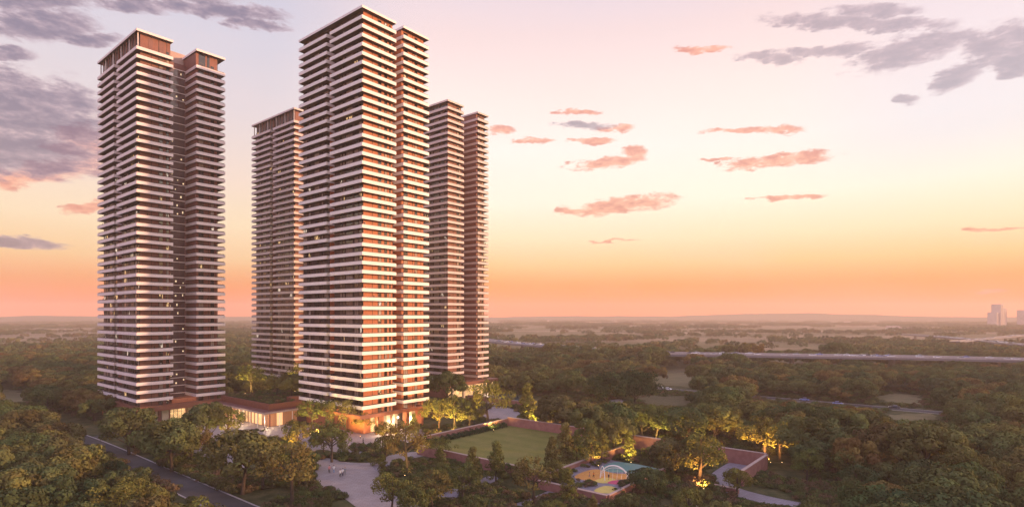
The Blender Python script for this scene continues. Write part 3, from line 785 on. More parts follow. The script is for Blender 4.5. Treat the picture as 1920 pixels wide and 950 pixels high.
def crown_cone(seed, w=3.0, h=11., base=1.5, mat=None, size=.42, per=60, name='crown'):
    rng = np.random.default_rng(seed); cen, rad = [], []
    n = 52
    for i in range(n):
        f = ((i + .5) / n) ** .8; th = i * 2.39996 + rng.normal() * .3
        ww = w * (1 - f) ** .62 * (.35 + .95 * rng.random())
        cen.append(np.array([math.cos(th) * ww * .85 + .25 * math.sin(f * 7 + seed), math.sin(th) * ww * .85, base + (h - base) * f])); rad.append(.35 + w * .23 * (1 - f * .6) * (.6 + .8 * rng.random()))
    return leafmesh(name, *clumps(rng, cen, rad, per, size, .7, -.6), mat or M_LEAFG, rng)
def trunk_mesh(seed, h, r, limbs=5, spread=3., name='trunk'):
    rn_ = random.Random(seed); mb = MB()
    top = h * .62; bx_, by_ = rn_.uniform(-.4, .4), rn_.uniform(-.4, .4)
    sp_ = [(0, 0, -.3), (bx_ * .3, by_ * .3, top * .35), (bx_, by_, top * .7), (bx_ * 1.3, by_ * 1.2, top), (bx_ * 1.5, by_ * .8, h)]
    mb.tube(sp_, [r * 1.35, r, r * .8, r * .6, r * .15], M_BARK, 8)
    for k in range(limbs):
        a = k * 2.4 + rn_.random(); z = top * rn_.uniform(.5, .95); L = spread * rn_.uniform(.7, 1.1)
        x, y = bx_ * .8, by_ * .8
        mb.tube([(x, y, z), (x + math.cos(a) * L * .45, y + math.sin(a) * L * .45, z + h * .14), (x + math.cos(a) * L, y + math.sin(a) * L, z + h * .34)], [r * .5, r * .33, r * .08], M_BARK, 6)
    return mb.mesh(name)
CR = [crown_round(s_, w=5 + .5 * (s_ % 3), h=6.5 + (s_ % 2), nb=27 + 4 * (s_ % 3), per=190) for s_ in range(1, 7)]
TR = [trunk_mesh(s_, 7.5, .28) for s_ in range(1, 4)]
CL = [crown_round(20 + s_, w=5.0, h=8.0, base=3.0, nb=40, per=55, size=.46, mat=M_LEAFG, loose=1.) for s_ in range(3)]
TL = [trunk_mesh(30 + s_, 9., .26, 7, 3.6) for s_ in range(3)]
CD = [crown_round(50 + s_, w=7.0, h=9.0, base=3.5, nb=60, per=120, size=.55, mat=M_LEAFD) for s_ in range(2)]
CC = [crown_cone(40 + s_) for s_ in range(3)]
CG = [crown_round(60 + s_, w=4.2, h=6.0, base=2.6, nb=34, per=90, size=.42, mat=M_LEAFG, loose=.5) for s_ in range(3)]

def tree(name, crown, trunk, loc, s_=1., sz=None, rz=None, label=None, group=None, cat='tree'):
    r_ = empty(name, loc, random.uniform(0, 6.28) if rz is None else rz)
    c = link('crown', crown, r_); t = link('trunk', trunk, r_)
    k = (s_, s_, sz if sz else s_); c.scale = k; t.scale = (s_, s_, k[2])
    tag(r_, label, cat, group); return r_

# ---- garden trees placed one by one  (px x, px y of the foot, kind, height m, label)
H_R, H_L, H_C, H_D, H_G = 9.6, 10.3, 11.4, 12.0, 7.9
GT = [
 (388, 840, 'R', 13.5, 'broad round green tree on the plaza in front of the left tower lobby'),
 (425, 826, 'G', 10.5, 'round tree lit yellow low down, on the plaza right of the lobby tree'),
 (242, 852, 'R', 13.0, 'dark round tree below the left corner of the left tower'),
 (322, 884, 'R', 13.0, 'dark spreading tree between the road and the lobby plaza'),
 (455, 926, 'R', 14.5, 'dark wide tree beside the road at the bottom, left of two twins'),
 (492, 916, 'L', 13.0, 'dark tree with forked trunk between the road and the garden'),
 (548, 948, 'L', 15.0, 'olive brown open tree at the bottom left of the people'),
 (479, 838, 'C', 5.6, 'small dark conical tree on the plaza before the pavilion'),
 (556, 846, 'G', 9.0, 'round tree glowing yellow in front of the pavilion corner'),
 (622, 866, 'L', 12.0, 'open tree with dark forked trunk in the middle of the plaza'),
 (583, 808, 'L', 11.5, 'yellow lit tree at the right end of the pavilion'),
 (612, 806, 'L', 12.0, 'tall lit tree under the left side of the centre tower'),
 (648, 812, 'L', 13.0, 'bright lime lit tree under the near corner of the centre tower'),
 (683, 812, 'G', 7.5, 'small bright yellow tree at the near corner of the centre tower'),
 (722, 832, 'G', 7.0, 'low brownish tree in front of the centre tower columns'),
 (764, 884, 'L', 13.5, 'spreading dark tree with bent trunk left of the lawn'),
 (722, 862, 'G', 6.5, 'low dark round tree left of the spreading one'),
 (776, 814, 'C', 7.6, 'small conical tree beside the last column of the centre tower'),
 (822, 812, 'L', 12.5, 'orange green lit tree right of the centre tower'),
 (852, 806, 'G', 12.0, 'yellow lit bushy tree between the centre tower and the lawn'),
 (838, 762, 'R', 15.0, 'dark round tree in front of the rear right tower'),
 (880, 806, 'G', 9.0, 'lit tree just behind the far left corner of the lawn'),
 (916, 802, 'L', 17.5, 'tall open dark tree in front of the foot of the rear right tower'),
 (990, 796, 'C', 16.5, 'tall wide conical tree behind the far wall of the lawn'),
 (1030, 792, 'G', 8.5, 'orange lit tree, first of the row behind the far wall'),
 (1062, 794, 'G', 8.5, 'orange lit tree, second of the row behind the far wall'),
 (1095, 796, 'G', 8.5, 'orange lit tree, third of the row behind the far wall'),
 (1128, 798, 'G', 8.5, 'orange lit tree, last of the row behind the far wall'),
 (1142, 772, 'D', 17.0, 'very dark big round tree left of two behind the garden'),
 (1192, 768, 'D', 17.5, 'very dark big round tree right of two behind the garden'),
 (1060, 880, 'C', 13.0, 'dark conical tree at the right edge of the lawn'),
 (1035, 882, 'C', 9.0, 'smaller conical tree at the near right corner of the lawn'),
 (1082, 862, 'C', 8.5, 'conical tree lit yellow at the right edge of the lawn'),
 (1108, 868, 'C', 12.0, 'tall conical tree just behind the play area'),
 (1128, 862, 'C', 9.0, 'thin conical tree with orange light behind the play area'),
 (1180, 862, 'C', 8.8, 'bright yellow lit conical tree above the splash pad'),
 (1150, 856, 'R', 11.0, 'dark round tree between the lit conical trees'),
 (1110, 838, 'R', 11.5, 'round olive tree behind the right wall of the lawn'),
 (1155, 830, 'R', 12.0, 'tall olive tree behind the far wall near the lit conical tree'),
 (1205, 826, 'R', 12.0, 'olive round tree left of the golden tree'),
 (1230, 828, 'L', 12.5, 'golden uplit tree behind the far wall on the right'),
 (1282, 838, 'R', 12.5, 'dark round tree right of the golden tree'),
 (886, 912, 'C', 10.0, 'brownish narrow tree in front of the lawn wall, left one'),
 (930, 908, 'C', 11.0, 'green narrow tree in front of the lawn wall, right one'),
 (1000, 944, 'L', 10.5, 'brown open tree at the bottom below the lawn corner'),
 (868, 948, 'L', 9.5, 'open green tree at the bottom edge below the lawn'),
 (812, 962, 'L', 9.0, 'thin open tree at the bottom edge right of the paved path'),
 (734, 965, 'L', 9.0, 'thin sparse tree on the paved path at the bottom edge'),
 (1066, 952, 'C', 9.0, 'dark narrow tree at the bottom edge left of the play area'),
 (1312, 908, 'G', 12.5, 'round tree glowing gold right of the play area'),
 (1268, 900, 'R', 10.5, 'dark olive tree right of the splash pad'),
 (1222, 872, 'G', 5.4, 'low spreading tree behind the splash pad, left one'),
 (1256, 878, 'G', 5.6, 'low spreading tree behind the splash pad, right one'),
 (1381, 932, 'G', 6.6, 'small round tree alone at the edge of the curved path'),
 (1434, 860, 'G', 11.5, 'round golden lit tree beside the curved path'),
 (1462, 862, 'G', 9.5, 'orange tree right of the round golden tree'),
]
UP = []     # uplight positions
def place(kind, loc, h, label, group=None, name=None):
    cr, tr, H = {'R': (CR, TR, H_R), 'L': (CL, TL, H_L), 'C': (CC, TR, H_C), 'D': (CD, TR, H_D), 'G': (CG, TR, H_G)}[kind]
    s_ = h / H
    nm = name or {'C': 'conical_tree', 'D': 'broad_tree', 'G': 'garden_tree', 'L': 'open_tree', 'R': 'round_tree'}[kind]
    o = tree(nm, random.choice(cr), random.choice(tr), loc, s_, None, None, label, group)
    if kind == 'C':
        o.children[1].scale = (s_ * .7, s_ * .7, s_ * 1.2)
    return o
def level(x, y):
    """foot position on lawn or play terrace if it falls there"""
    for z, (u0, u1, v0, v1) in ((LZ, (LU0, LU1, LV0, LV1)), (PZ, (PU0, PU1, PV0, PV1))):
        p = P(x, y, z); u, v = UV(p)
        if u0 + .3 < u < u1 - .3 and v0 + .3 < v < v1 - .3: return p
    return P(x, y)
occupied = []
for (x, y, kd, h, lb) in GT:
    p = level(x, y); o = place(kd, p, h, lb); occupied.append((p.x, p.y, 3.2))
# planted roof of the pavilion
for i, (u, v, kd, h, lb) in enumerate([(246, 122, 'L', 12.5, 'lime lit tree at the left of the pavilion roof'), (236, 140, 'L', 13.5, 'tall lit tree at the back of the pavilion roof'),
          (222, 146, 'L', 12.5, 'yellow lit tree in the middle of the pavilion roof'), (216, 124, 'R', 9.5, 'dark tree at the right of the pavilion roof'),
          (213, 135, 'R', 10.5, 'dark green tree behind the right edge of the pavilion roof'), (228, 124, 'L', 9.0, 'small olive tree in the middle front of the pavilion roof')]):
    place(kd, S(u, v, 8.35), h, lb)

# ---- uplights
M_BULB = emis('uplight_bulb', (1., .65, .25), 6)
upd = []; LAMPS = []
def uplight(loc, power, label_group, col=(1., .60, .18), h=.8, off=1.0, spot=True):
    LAMPS.append((loc.x, loc.y)); o = empty('garden_uplight', loc); tag(o, 'small bronze ground uplight at the foot of a lit tree or wall', 'lamp', 'garden uplights')
    mb = MB(); mb.tube([(0, 0, 0), (0, 0, h)], .09, M_RAIL, 8); mb.build('post', o)
    mb = MB(); mb.tube([(0, 0, h + .003), (0, 0, h + .08)], .08, M_BULB, 8); mb.build('bulb', o)
    l = bpy.data.lights.new('lamp_glow', 'SPOT' if spot else 'POINT'); l.energy = power * (15 if spot else 4.0); l.color = col; l.shadow_soft_size = .25
    lo = bpy.data.objects.new('lamp_glow', l); COL.objects.link(lo); lo.parent = o; lo.location = (0, 0, h + off)
    if spot: l.spot_size = R(125); l.spot_blend = .8; lo.rotation_euler = (R(180 - 38), 0, 0); lo.location = (0, 0, h + .25)
rn0 = random.Random(8)
YG, OR_, WW = (1., .66, .18), (1., .48, .13), (1., .72, .42)
for (x, y, pw_, c) in [(556, 852, 900, OR_), (583, 813, 750, YG), (605, 812, 700, YG), (640, 818, 800, YG), (655, 820, 750, YG), (683, 818, 480, YG), (720, 836, 500, OR_), (770, 820, 450, YG), (1282, 843, 900, OR_), (764, 890, 350, YG), (392, 846, 350, YG), (436, 831, 900, OR_),
        (822, 818, 2200, OR_), (852, 811, 1800, YG), (930, 806, 1300, YG), (1006, 797, 900, YG), (1036, 796, 1200, OR_), (1062, 798, 1300, OR_),
        (1095, 800, 1200, OR_), (1122, 802, 1300, OR_), (1082, 868, 900, YG), (1124, 872, 500, OR_), (1182, 866, 900, YG), (1230, 833, 1700, YG),
        (1318, 914, 1500, OR_), (1434, 866, 2200, OR_), (1458, 866, 1000, OR_), (1346, 846, 700, OR_), (1672, 868, 1400, OR_), (1765, 890, 1000, OR_), (800, 822, 900, YG)]:
    p = level(x, y); uplight(p + Vector((rn0.uniform(-1, 1), -3.2, 0)), pw_, None, c, off=.9)
for (u, v) in [(243, 119), (233, 136), (220, 143), (250, 125)]: uplight(S(u, v, 8.4) + Vector((0, -2, 0)), 1300, None, YG, off=1.2)
for (u, v, pw_) in [(205, 108, 1100), (220, 106, 800), (235, 107, 700), (258, 99, 700), (165, 133, 1200), (166, 143, 1300), (163, 128, 1000), (205, 230, 1500)]: uplight(S(u, v, 0), pw_ * (.3 if u > 200 else .4), None, WW, off=2.4, spot=False)

# ------------------------------------------------------------------ woods
def in_poly(x, y, poly):
    c = False; n = len(poly)
    for i in range(n):
        x0, y0 = poly[i][0], poly[i][1]; x1, y1 = poly[i - 1][0], poly[i - 1][1]
        if (y0 > y) != (y1 > y) and x < (x1 - x0) * (y - y0) / (y1 - y0) + x0: c = not c
    return c
zones = [poly_px(PLAZA)] + [poly_px(p) for p in PATHS] + [poly_px(p) for p in (
    [(1215, 728), (1228, 700), (1262, 690), (1312, 700), (1322, 716), (1290, 730)], [(1630, 746), (1690, 734), (1735, 744), (1730, 760), (1650, 756)],
    [(1660, 770), (1750, 772), (1775, 790), (1700, 800), (1655, 788)], [(-20, 726), (50, 732), (66, 745), (30, 760), (-40, 756)],
    [(90, 775), (130, 775), (200, 800), (240, 830), (150, 830), (90, 800)],
    [(1200, 766), (1215, 745), (1290, 745), (1300, 760), (1260, 780)])]
HZ_ = 11.
HWY = curve_pts([tuple(P(x, y, HZ_).xy) for x, y in ((650, 617), (850, 631), (945, 641), (1030, 648), (1110, 655), (1200, 661), (1400, 664.5), (1700, 669), (1920, 674), (2300, 684))], 10)
def near_line(x, y, pts, d):
    return any((q_.x - x) ** 2 + (q_.y - y) ** 2 < d * d for q_ in pts)
FLY_A = curve_pts([tuple(P(1700, 626, 9).xy), tuple(P(1800, 634, 9).xy), tuple(P(1860, 640, 9).xy), tuple(P(1925, 646, 9).xy), tuple(P(2080, 655, 9).xy)], 8)
FLY_B = curve_pts([tuple(P(1790, 640, 9).xy), tuple(P(1840, 636, 10).xy), tuple(P(1880, 630.5, 13).xy), tuple(P(1930, 627.5, 14).xy), tuple(P(2080, 624, 14).xy)], 8)
HW_S = HWY[::2] ; FL_S = FLY_A[::2] + FLY_B[::2]
def free(x, y, margin=0.):
    u, v = UV((x, y))
    if 51 - margin < v < 64.5 and u < 270: return False
    if 262 <= u < 450 and abs(v - (57 - (u - 262) * .105)) < 6: return False
    if 303 < v < 318 and -220 < u < 340: return False
    for (a, b, c, d) in ((244, 300, 74, 116), (164, 214, 118, 159), (274, 328, 156, 198), (203, 258, 199, 240), (204, 252, 104, 158), (60, 136, 110, 164), (36, 72, 142, 172)):
        if a < u < b and c < v < d: return False
    if y < 330 and 78 < v < 240 and 118 < u < 244 and x < 60: return False
    if y < 330 and 116 < v < 200 and 244 <= u < 280: return False           # the estate's own gardens
    if 40 < u < 165 and 62 < v < 122: return False
    if 300 < y and near_line(x, y, HW_S, 22): return False
    if 500 < y and near_line(x, y, FL_S, 22): return False
    for z in zones:
        if in_poly(x, y, z): return False
    for (a, b, r_) in occupied:
        if (a - x) ** 2 + (b - y) ** 2 < (r_ + 1.5) ** 2: return False
    return True
rnd = random.Random(99)
cand = []
step = 9.0
yy = 62.
while yy < 520:
    st2 = step if yy < 200 else 9.2 if yy < 330 else 10.5
    xx = -yy * .98 - 20
    while xx < yy * .98 + 25:
        x = xx + rnd.uniform(-.42, .42) * st2; y = yy + rnd.uniform(-.42, .42) * st2
        if free(x, y):
            f = mnoise.noise(Vector((x * .011, y * .011, 2.)))
            if y < 300 or f > -.30 + .16 * (abs(x) < 60): cand.append((x, y))
        xx += st2
    yy += st2 * .92
def wood_label(x, y):
    u, v = UV((x, y))
    if v < 54 and x < 0 and u > 60: return ('dark round tree in the dense wood left of the grey road', 'trees left of the road')
    if x < -20 and v < 110: return ('dark round tree between the grey road and the left tower or plaza', 'trees along the inner side of the road')
    if x < 20: return ('round tree at the bottom edge in the garden wood below the lawn', 'trees below the garden')
    if y > 215: return ('olive tree in the wood on both sides of the meadow road on the right', 'trees by the meadow road')
    return ('round tree in the dense olive and brown wood filling the lower right corner', 'trees of the lower right wood')
def visible(x, y, h=11):
    if y < 30: return False
    px = CX + x / y * FOC; py = HY + (CAM_H - h) / y * FOC
    return -60 < px < 1980 and py < 960
cand = [c for c in cand if visible(*c)]
# open sights: low growth in front of the roads, meadows and paths
SIGHTS = [(1222, 1296, 703, 736, 345), (1215, 1290, 742, 764, 262), (1334, 1412, 862, 918, 165), (1385, 1540, 908, 948, 142), (598, 722, 862, 918, 150), (1112, 1240, 868, 926, 132), (430, 600, 795, 846, 170), (290, 352, 768, 806, 205), (180, 262, 690, 764, 212), (420, 560, 740, 790, 190), (850, 1035, 806, 866, 160), (815, 930, 894, 930, 140), (1330, 1440, 838, 862, 178),
          (0, 58, 732, 752, 300), (1640, 1740, 741, 758, 285), (1665, 1760, 774, 792, 240), (880, 972, 728, 775, 300), (1135, 1172, 748, 760, 280)]
for k in range(20):      # the meadow road
    x_ = 1425 + 17 * k; kk = (x_ - CX) / FOC; Y_ = 311. / (.632 * kk + .775); y_ = HY + CAM_H * FOC / Y_; SIGHTS.append((x_ - 9, x_ + 9, y_ - 6, y_ + 5, Y_))
for k in range(24):      # the estate road
    u_ = 92 + 6 * k; p_ = S(u_, 59.5); x_ = CX + p_.x / p_.y * FOC; y_ = HY + CAM_H * FOC / p_.y; SIGHTS.append((x_ - 12, x_ + 12, y_ - 6, y_ + 6, p_.y - 2))
for k in range(40):      # the viaduct
    q_ = HWY[min(len(HWY) - 1, 20 + 2 * k)]; x_ = CX + q_.x / q_.y * FOC; y_ = HY + (CAM_H - HZ_) * FOC / q_.y
    if 1160 < x_: SIGHTS.append((x_ - 30, x_ + 30, y_ - 4, y_ + 3, q_.y - 14))
def tall_ok(x, y):
    px = CX + x / y * FOC
    return near_line(x, y, HW_S, 75) and (px < 1420 or 1560 < px < 1600 or 1830 < px < 1850) and mnoise.noise(Vector((x * .03, y * .03, 11.))) > .02
def max_height(x, y, rad=5.):
    if y > 300 and tall_ok(x, y): return 99.
    px = CX + x / y * FOC; w = rad / y * FOC * 1.05; hm_ = 99.
    for (x0, x1, y0, y1, Yd) in SIGHTS:
        if y < Yd - 1 and px + w > x0 and px - w < x1:
            top = CAM_H - (y1 - HY) * y / FOC
            base = HY + CAM_H * FOC / y
            if base > y0: hm_ = min(hm_, top)
    return hm_
def hidden_by_tower(x, y):
    px = CX + x / y * FOC
    return (y > 250 and 190 < px < 415) or (y > 240 and 565 < px < 795)
cand.sort(key=lambda c: c[1] + (500 if hidden_by_tower(*c) else 0))
print('wood trees', len(cand))
cand = [c for c in cand if max_height(*c) >= 2.6]
wood_near, wood_rest = cand[:275], cand[275:]
for (x, y) in wood_near:
    lb, gp = wood_label(x, y)
    f = mnoise.noise(Vector((x * .03, y * .03, 7.)))
    h = rnd.uniform(6.8, 13.4) + 2.0 * f
    if UV((x, y))[1] < 54 and x < 0: h *= .88
    if x > 0 and y < 140: h *= .9
    kd = rnd.random()
    cr = rnd.choice(CR) if kd < .86 else rnd.choice(CL) if kd < .96 else rnd.choice(CG)
    h = min(h, max_height(x, y))
    if h < 2.6: continue
    s_ = h / 9.6
    tree('woodland_tree', cr, rnd.choice(TR), (x, y, 0), s_ * rnd.uniform(.9, 1.15), s_, rnd.uniform(0, 6.28), lb, gp)

gx = []
for _ in range(4000):
    u, v = rnd.uniform(42, 165), rnd.uniform(64, 116); p_ = S(u, v)
    px = CX + p_.x / p_.y * FOC; py = HY + CAM_H * FOC / p_.y
    if px < 560 or px > 1330 or py > 985 or any(in_poly(p_.x, p_.y, z) for z in zones): continue
    if any((a - p_.x) ** 2 + (b - p_.y) ** 2 < 36 for a, b, c in occupied) or any((a - p_.x) ** 2 + (b - p_.y) ** 2 < 52 for a, b in gx): continue
    if any((a - p_.x) ** 2 + (b - p_.y) ** 2 < 20 for a, b in LAMPS): continue
    h = min(rnd.uniform(4.8, 8.6), max_height(p_.x, p_.y, 3.))
    if h < 3: continue
    gx.append((p_.x, p_.y)); kd = rnd.choice('LLCGR')
    place(kd, p_, h, 'small slender tree among the shrubs between the paved path and the lawn', 'small trees among the shrubs below the lawn', 'young_tree')
    if len(gx) >= 22: break
# geometry-node scatter for what nobody could count
def scatter(name, pts, rot, scl, idx, temps):
    me = bpy.data.meshes.new(name); me.from_pydata([tuple(p) for p in pts], [], [])
    a = me.attributes.new('rot', 'FLOAT_VECTOR', 'POINT'); a.data.foreach_set('vector', np.array([(0, 0, r_) for r_ in rot], np.float32).reshape(-1))
    a = me.attributes.new('scl', 'FLOAT_VECTOR', 'POINT'); a.data.foreach_set('vector', np.array(scl, np.float32).reshape(-1))
    a = me.attributes.new('idx', 'INT', 'POINT'); a.data.foreach_set('value', np.array(idx, np.int32))
    o = link(name, me)
    ng = bpy.data.node_groups.new(name, 'GeometryNodeTree')
    ng.interface.new_socket('Geometry', in_out='INPUT', socket_type='NodeSocketGeometry')
    ng.interface.new_socket('Geometry', in_out='OUTPUT', socket_type='NodeSocketGeometry')
    q = G(ng)
    gi = q.n('NodeGroupInput'); go = q.n('NodeGroupOutput')
    ip = q.n('GeometryNodeInstanceOnPoints'); ip.inputs['Pick Instance'].default_value = True
    jn = q.n('GeometryNodeJoinGeometry')
    for t in temps:
        oi = q.n('GeometryNodeObjectInfo', transform_space='ORIGINAL'); oi.inputs['Object'].default_value = t; oi.inputs['As Instance'].default_value = True
        q.link(oi.outputs['Geometry'], jn.inputs[0])
    q.link(gi.outputs[0], ip.inputs['Points']); q.link(jn.outputs[0], ip.inputs['Instance'])
    for nm, ty, sk in (('rot', 'FLOAT_VECTOR', 'Rotation'), ('scl', 'FLOAT_VECTOR', 'Scale'), ('idx', 'INT', 'Instance Index')):
        na_ = q.n('GeometryNodeInputNamedAttribute', data_type=ty); na_.inputs[0].default_value = nm
        q.link(na_.outputs[0], ip.inputs[sk])
    q.link(ip.outputs[0], go.inputs[0])
    md = o.modifiers.new('scatter', 'NODES'); md.node_group = ng
    tag(o, kind='stuff'); return o
def template(name, me, loc, label):
    o = link(name, me, loc=loc); tag(o, label, 'tree'); return o
crown_temps = []
full = [c for c in wood_rest if max_height(*c) > 13][:5]; wood_rest = full + [c for c in wood_rest if c not in full]
for i in range(5):
    x, y = wood_rest[i]
    t = tree('woodland_tree', CR[i], TR[0], (x, y, 0), 1.15, 1.1, None, *wood_label(x, y)); crown_temps.append(t.children[0])
wood_rest = wood_rest[5:]
n = len(wood_rest)
scatter('wood', [(x, y, -.5) for x, y in wood_rest], [rnd.uniform(0, 6.28) for _ in range(n)],
        [(a * rnd.uniform(1.0, 1.25), a * rnd.uniform(1.0, 1.25), a) for a in (max(.25, min(rnd.uniform(.75, 1.3), max_height(x, y) / 10.)) * (1.45 if tall_ok(x, y) else 1) for x, y in wood_rest)], [rnd.randrange(5) for _ in range(n)], crown_temps)
# distant trees, lighter meshes
LOW = [crown_round(80 + s_, w=6.5, h=8.5, base=1.6, nb=16, per=26, size=1.5) for s_ in range(3)]
def grove(seed):
    rng = np.random.default_rng(seed); cen, rad = [], []
    for i in range(46):
        a = rng.random() * 6.28; r_ = math.sqrt(rng.random())
        cen.append(np.array([math.cos(a) * r_ * 46, math.sin(a) * r_ * 17, 4.5 + rng.random() * 4.5])); rad.append(5. + 3.2 * rng.random())
    return leafmesh('grove', *clumps(rng, cen, rad, 30, 3.4, .8, -.2), M_LEAF, rng)
GV = [grove(90 + s_) for s_ in range(3)]
low_t = [template('distant_tree', LOW[i], (430 + 22 * i, 690 + 15 * i, 0), 'small hazy round tree among the distant fields on the right, between the two highways') for i in range(3)]
for o in low_t: o['group'] = 'distant trees right'
far_pts = []
yy = 520.
while yy < 1500:
    st2 = 11.5 if yy < 800 else 15
    xx = -yy * .95
    while xx < yy * .95:
        x = xx + rnd.uniform(-.5, .5) * st2; y = yy + rnd.uniform(-.5, .5) * st2
        f = mnoise.noise(Vector((x * .0046, y * .0085, 5.))) + .45 * mnoise.noise(Vector((x * .018, y * .03, 1.)))
        thr = -.10 + .40 * min(1, max(0, (y - 520) / 300)) - .22 * (x < -250)
        if x > 0 and y < 560: thr -= .3
        if (f > thr or rnd.random() < .03) and free(x, y): far_pts.append((x, y))
        xx += st2
    yy += st2
n = len(far_pts); print('far trees', n)
scatter('far_wood', [(x, y, -.8) for x, y in far_pts], [rnd.uniform(0, 6.28) for _ in range(n)],
        [(a * rnd.uniform(1.0, 1.25), a * rnd.uniform(1.0, 1.25), a) for a in (rnd.uniform(.75, 1.25) for _ in range(n))], [rnd.randrange(3) for _ in range(n)], low_t)
gv_t = [tag(link('grove', GV[i], loc=(300 + 150 * i, 1620 + 90 * i, 0)), kind='stuff') for i in range(3)]
gp_ = []
yy = 1500.
while yy < 4600:
    st2 = 62 + (yy - 1500) * .03
    xx = -yy * .95
    while xx < yy * .95:
        x = xx + rnd.uniform(-.5, .5) * st2; y = yy + rnd.uniform(-.5, .5) * st2
        f = mnoise.noise(Vector((x * .0014, y * .0034, 9.))) + .4 * mnoise.noise(Vector((x * .006, y * .012, 4.)))
        if rnd.random() < .04 or f > .10 - .1 * (x > 900) - .06 * (x < -600): gp_.append((x, y))
        xx += st2 * 1.3
    yy += st2 * .8
n = len(gp_); print('groves', n)
scatter('far_groves', [(x, y, -.5) for x, y in gp_], [rnd.uniform(-.25, .25) for _ in range(n)], [(rnd.uniform(.7, 1.3), rnd.uniform(.7, 1.2), rnd.uniform(.7, 1.1)) for _ in range(n)], [rnd.randrange(3) for _ in range(n)], gv_t)

# ---- shrubs
def bush(seed, mat=M_LEAFS):
    rng = np.random.default_rng(seed); cen, rad = [], []
    for i in range(11):
        a = rng.random() * 6.28; r_ = math.sqrt(rng.random()) * .8
        cen.append(np.array([math.cos(a) * r_, math.sin(a) * r_, .35 + rng.random() * .55])); rad.append(.34 + .2 * rng.random())
    return leafmesh('shrub', *clumps(rng, cen, rad, 42, .26, .85, -.3), mat, rng)
BU = [bush(200 + i) for i in range(4)]
bt = []
for i, (x, y, lb) in enumerate([(705, 872, 'large shrub at the edge of the paved path right of the walkers'), (838, 900, 'large shrub below the left end of the lawn wall'),
                                (1160, 935, 'leafy shrub below the yellow play surface'), (1345, 925, 'leafy shrub in front of the low pink seat wall')]):
    o = link('shrub', BU[i], loc=P(x, y)); o.scale = (1.8, 1.8, 1.8); tag(o, lb, 'shrub'); bt.append(o)
bp_, bs_ = [], []
def pav(x, y, lst):
    return any(in_poly(x, y, z) for z in lst)
pz = [poly_px(PLAZA)] + [poly_px(p) for p in PATHS]
for _ in range(30000):
    r_ = rnd.random()
    if r_ < .62: u, v = rnd.uniform(30, 205), rnd.uniform(63, 122)
    elif r_ < .8: u, v = rnd.uniform(20, 84), rnd.uniform(104, 175)
    else: u, v = rnd.uniform(95, 212), rnd.uniform(120, 210)
    p = S(u, v)
    if PU0 - .8 < u < PU1 + 1 and PV0 < v < PV1 + .7: continue
    if LU0 - 1 < u < LU1 + 1 and LV0 - 1 < v < LV1 + 1: continue
    if 166 < u < 212 and 120 < v < 158: continue
    if 204 < u < 252 and 104 < v: continue
    if v > 200 and u > 200: continue
    if pav(p.x, p.y, pz):
        if not (in_poly(p.x, p.y, pz[0]) and mnoise.noise(Vector((p.x * .085, p.y * .085, 3.3))) > .15): continue
    if any((a - p.x) ** 2 + (b - p.y - 1.0) ** 2 < 9 for a, b in LAMPS): continue
    f = mnoise.noise(Vector((p.x * .06, p.y * .06, 0)))
    if f < -.16: continue
    bp_.append((p.x, p.y, 0)); s_ = rnd.uniform(.6, 1.25) + max(0, f) * 1.1; bs_.append((s_, s_, s_ * rnd.uniform(.8, 1.15)))
    if len(bp_) > 5200: break
for _ in range(420):     # on the pavilion roof
    u, v = rnd.uniform(209.5, 246.5), rnd.uniform(111.5, 151)
    p = S(u, v)
    if any((a - p.x) ** 2 + (b - p.y - 1.0) ** 2 < 8 for a, b in LAMPS): continue
    bp_.append((p.x, p.y, 8.35)); s_ = rnd.uniform(.7, 1.3); bs_.append((s_, s_, s_))
for _ in range(90):      # in the play area's beds
    u, v = rnd.choice([(rnd.uniform(65.5, 67.2), rnd.uniform(120.5, 128)), (rnd.uniform(76, 82), rnd.uniform(114, 119.5)), (rnd.uniform(71, 75), rnd.uniform(114.5, 119.5)), (rnd.uniform(79.5, 82.5), rnd.uniform(119, 141))])
    p = S(u, v); bp_.append((p.x, p.y, PZ)); s_ = rnd.uniform(.5, .9); bs_.append((s_, s_, s_ * .8))
n = len(bp_)
scatter('garden_planting', bp_, [rnd.uniform(0, 6.28) for _ in range(n)], bs_, [rnd.randrange(4) for _ in range(n)], bt)
# understorey of the woods: keeps bare ground from showing between trunks
up_, us_ = [], []
for _ in range(9000):
    y = 70 + 260 * math.sqrt(rnd.random()); x = rnd.uniform(-.97, .97) * y
    if not free(x, y, -6) or any((a - x) ** 2 + (b - y - 1.0) ** 2 < 9 for a, b in LAMPS): continue
    up_.append((x, y, -.2)); s_ = rnd.uniform(1., 2.3); us_.append((s_, s_, s_ * .8))
n = len(up_)
scatter('undergrowth', up_, [rnd.uniform(0, 6.28) for _ in range(n)], us_, [rnd.randrange(4) for _ in range(n)], bt)
# clipped hedge on the lawn's far left side
rng = np.random.default_rng(3)
n = 5200; hx = rng.random(n) * (LV1 - LV0 - 4) + 2; hy = rng.normal(size=n) * .5; hz_ = np.abs(rng.random(n)) ** .7 * (1.5 + .35 * np.sin(hx * 2.3) + .25 * np.sin(hx * 5.1))
hc = np.stack([hx, hy, hz_], 1); hn = np.stack([rng.normal(size=n) * .4, np.sign(hy) * .8 + rng.normal(size=n) * .3, .5 + rng.random(n)], 1); hn /= np.linalg.norm(hn, axis=1)[:, None]
o = link('hedge', leafmesh('hedge', hc, hn, .3 + .25 * rng.random(n), rng.random(n), M_LEAFD, rng), loc=S(LU1 - .9, LV0, LZ), rz=GRID)
tag(o, 'dark clipped hedge along the tower side of the lawn', 'hedge')

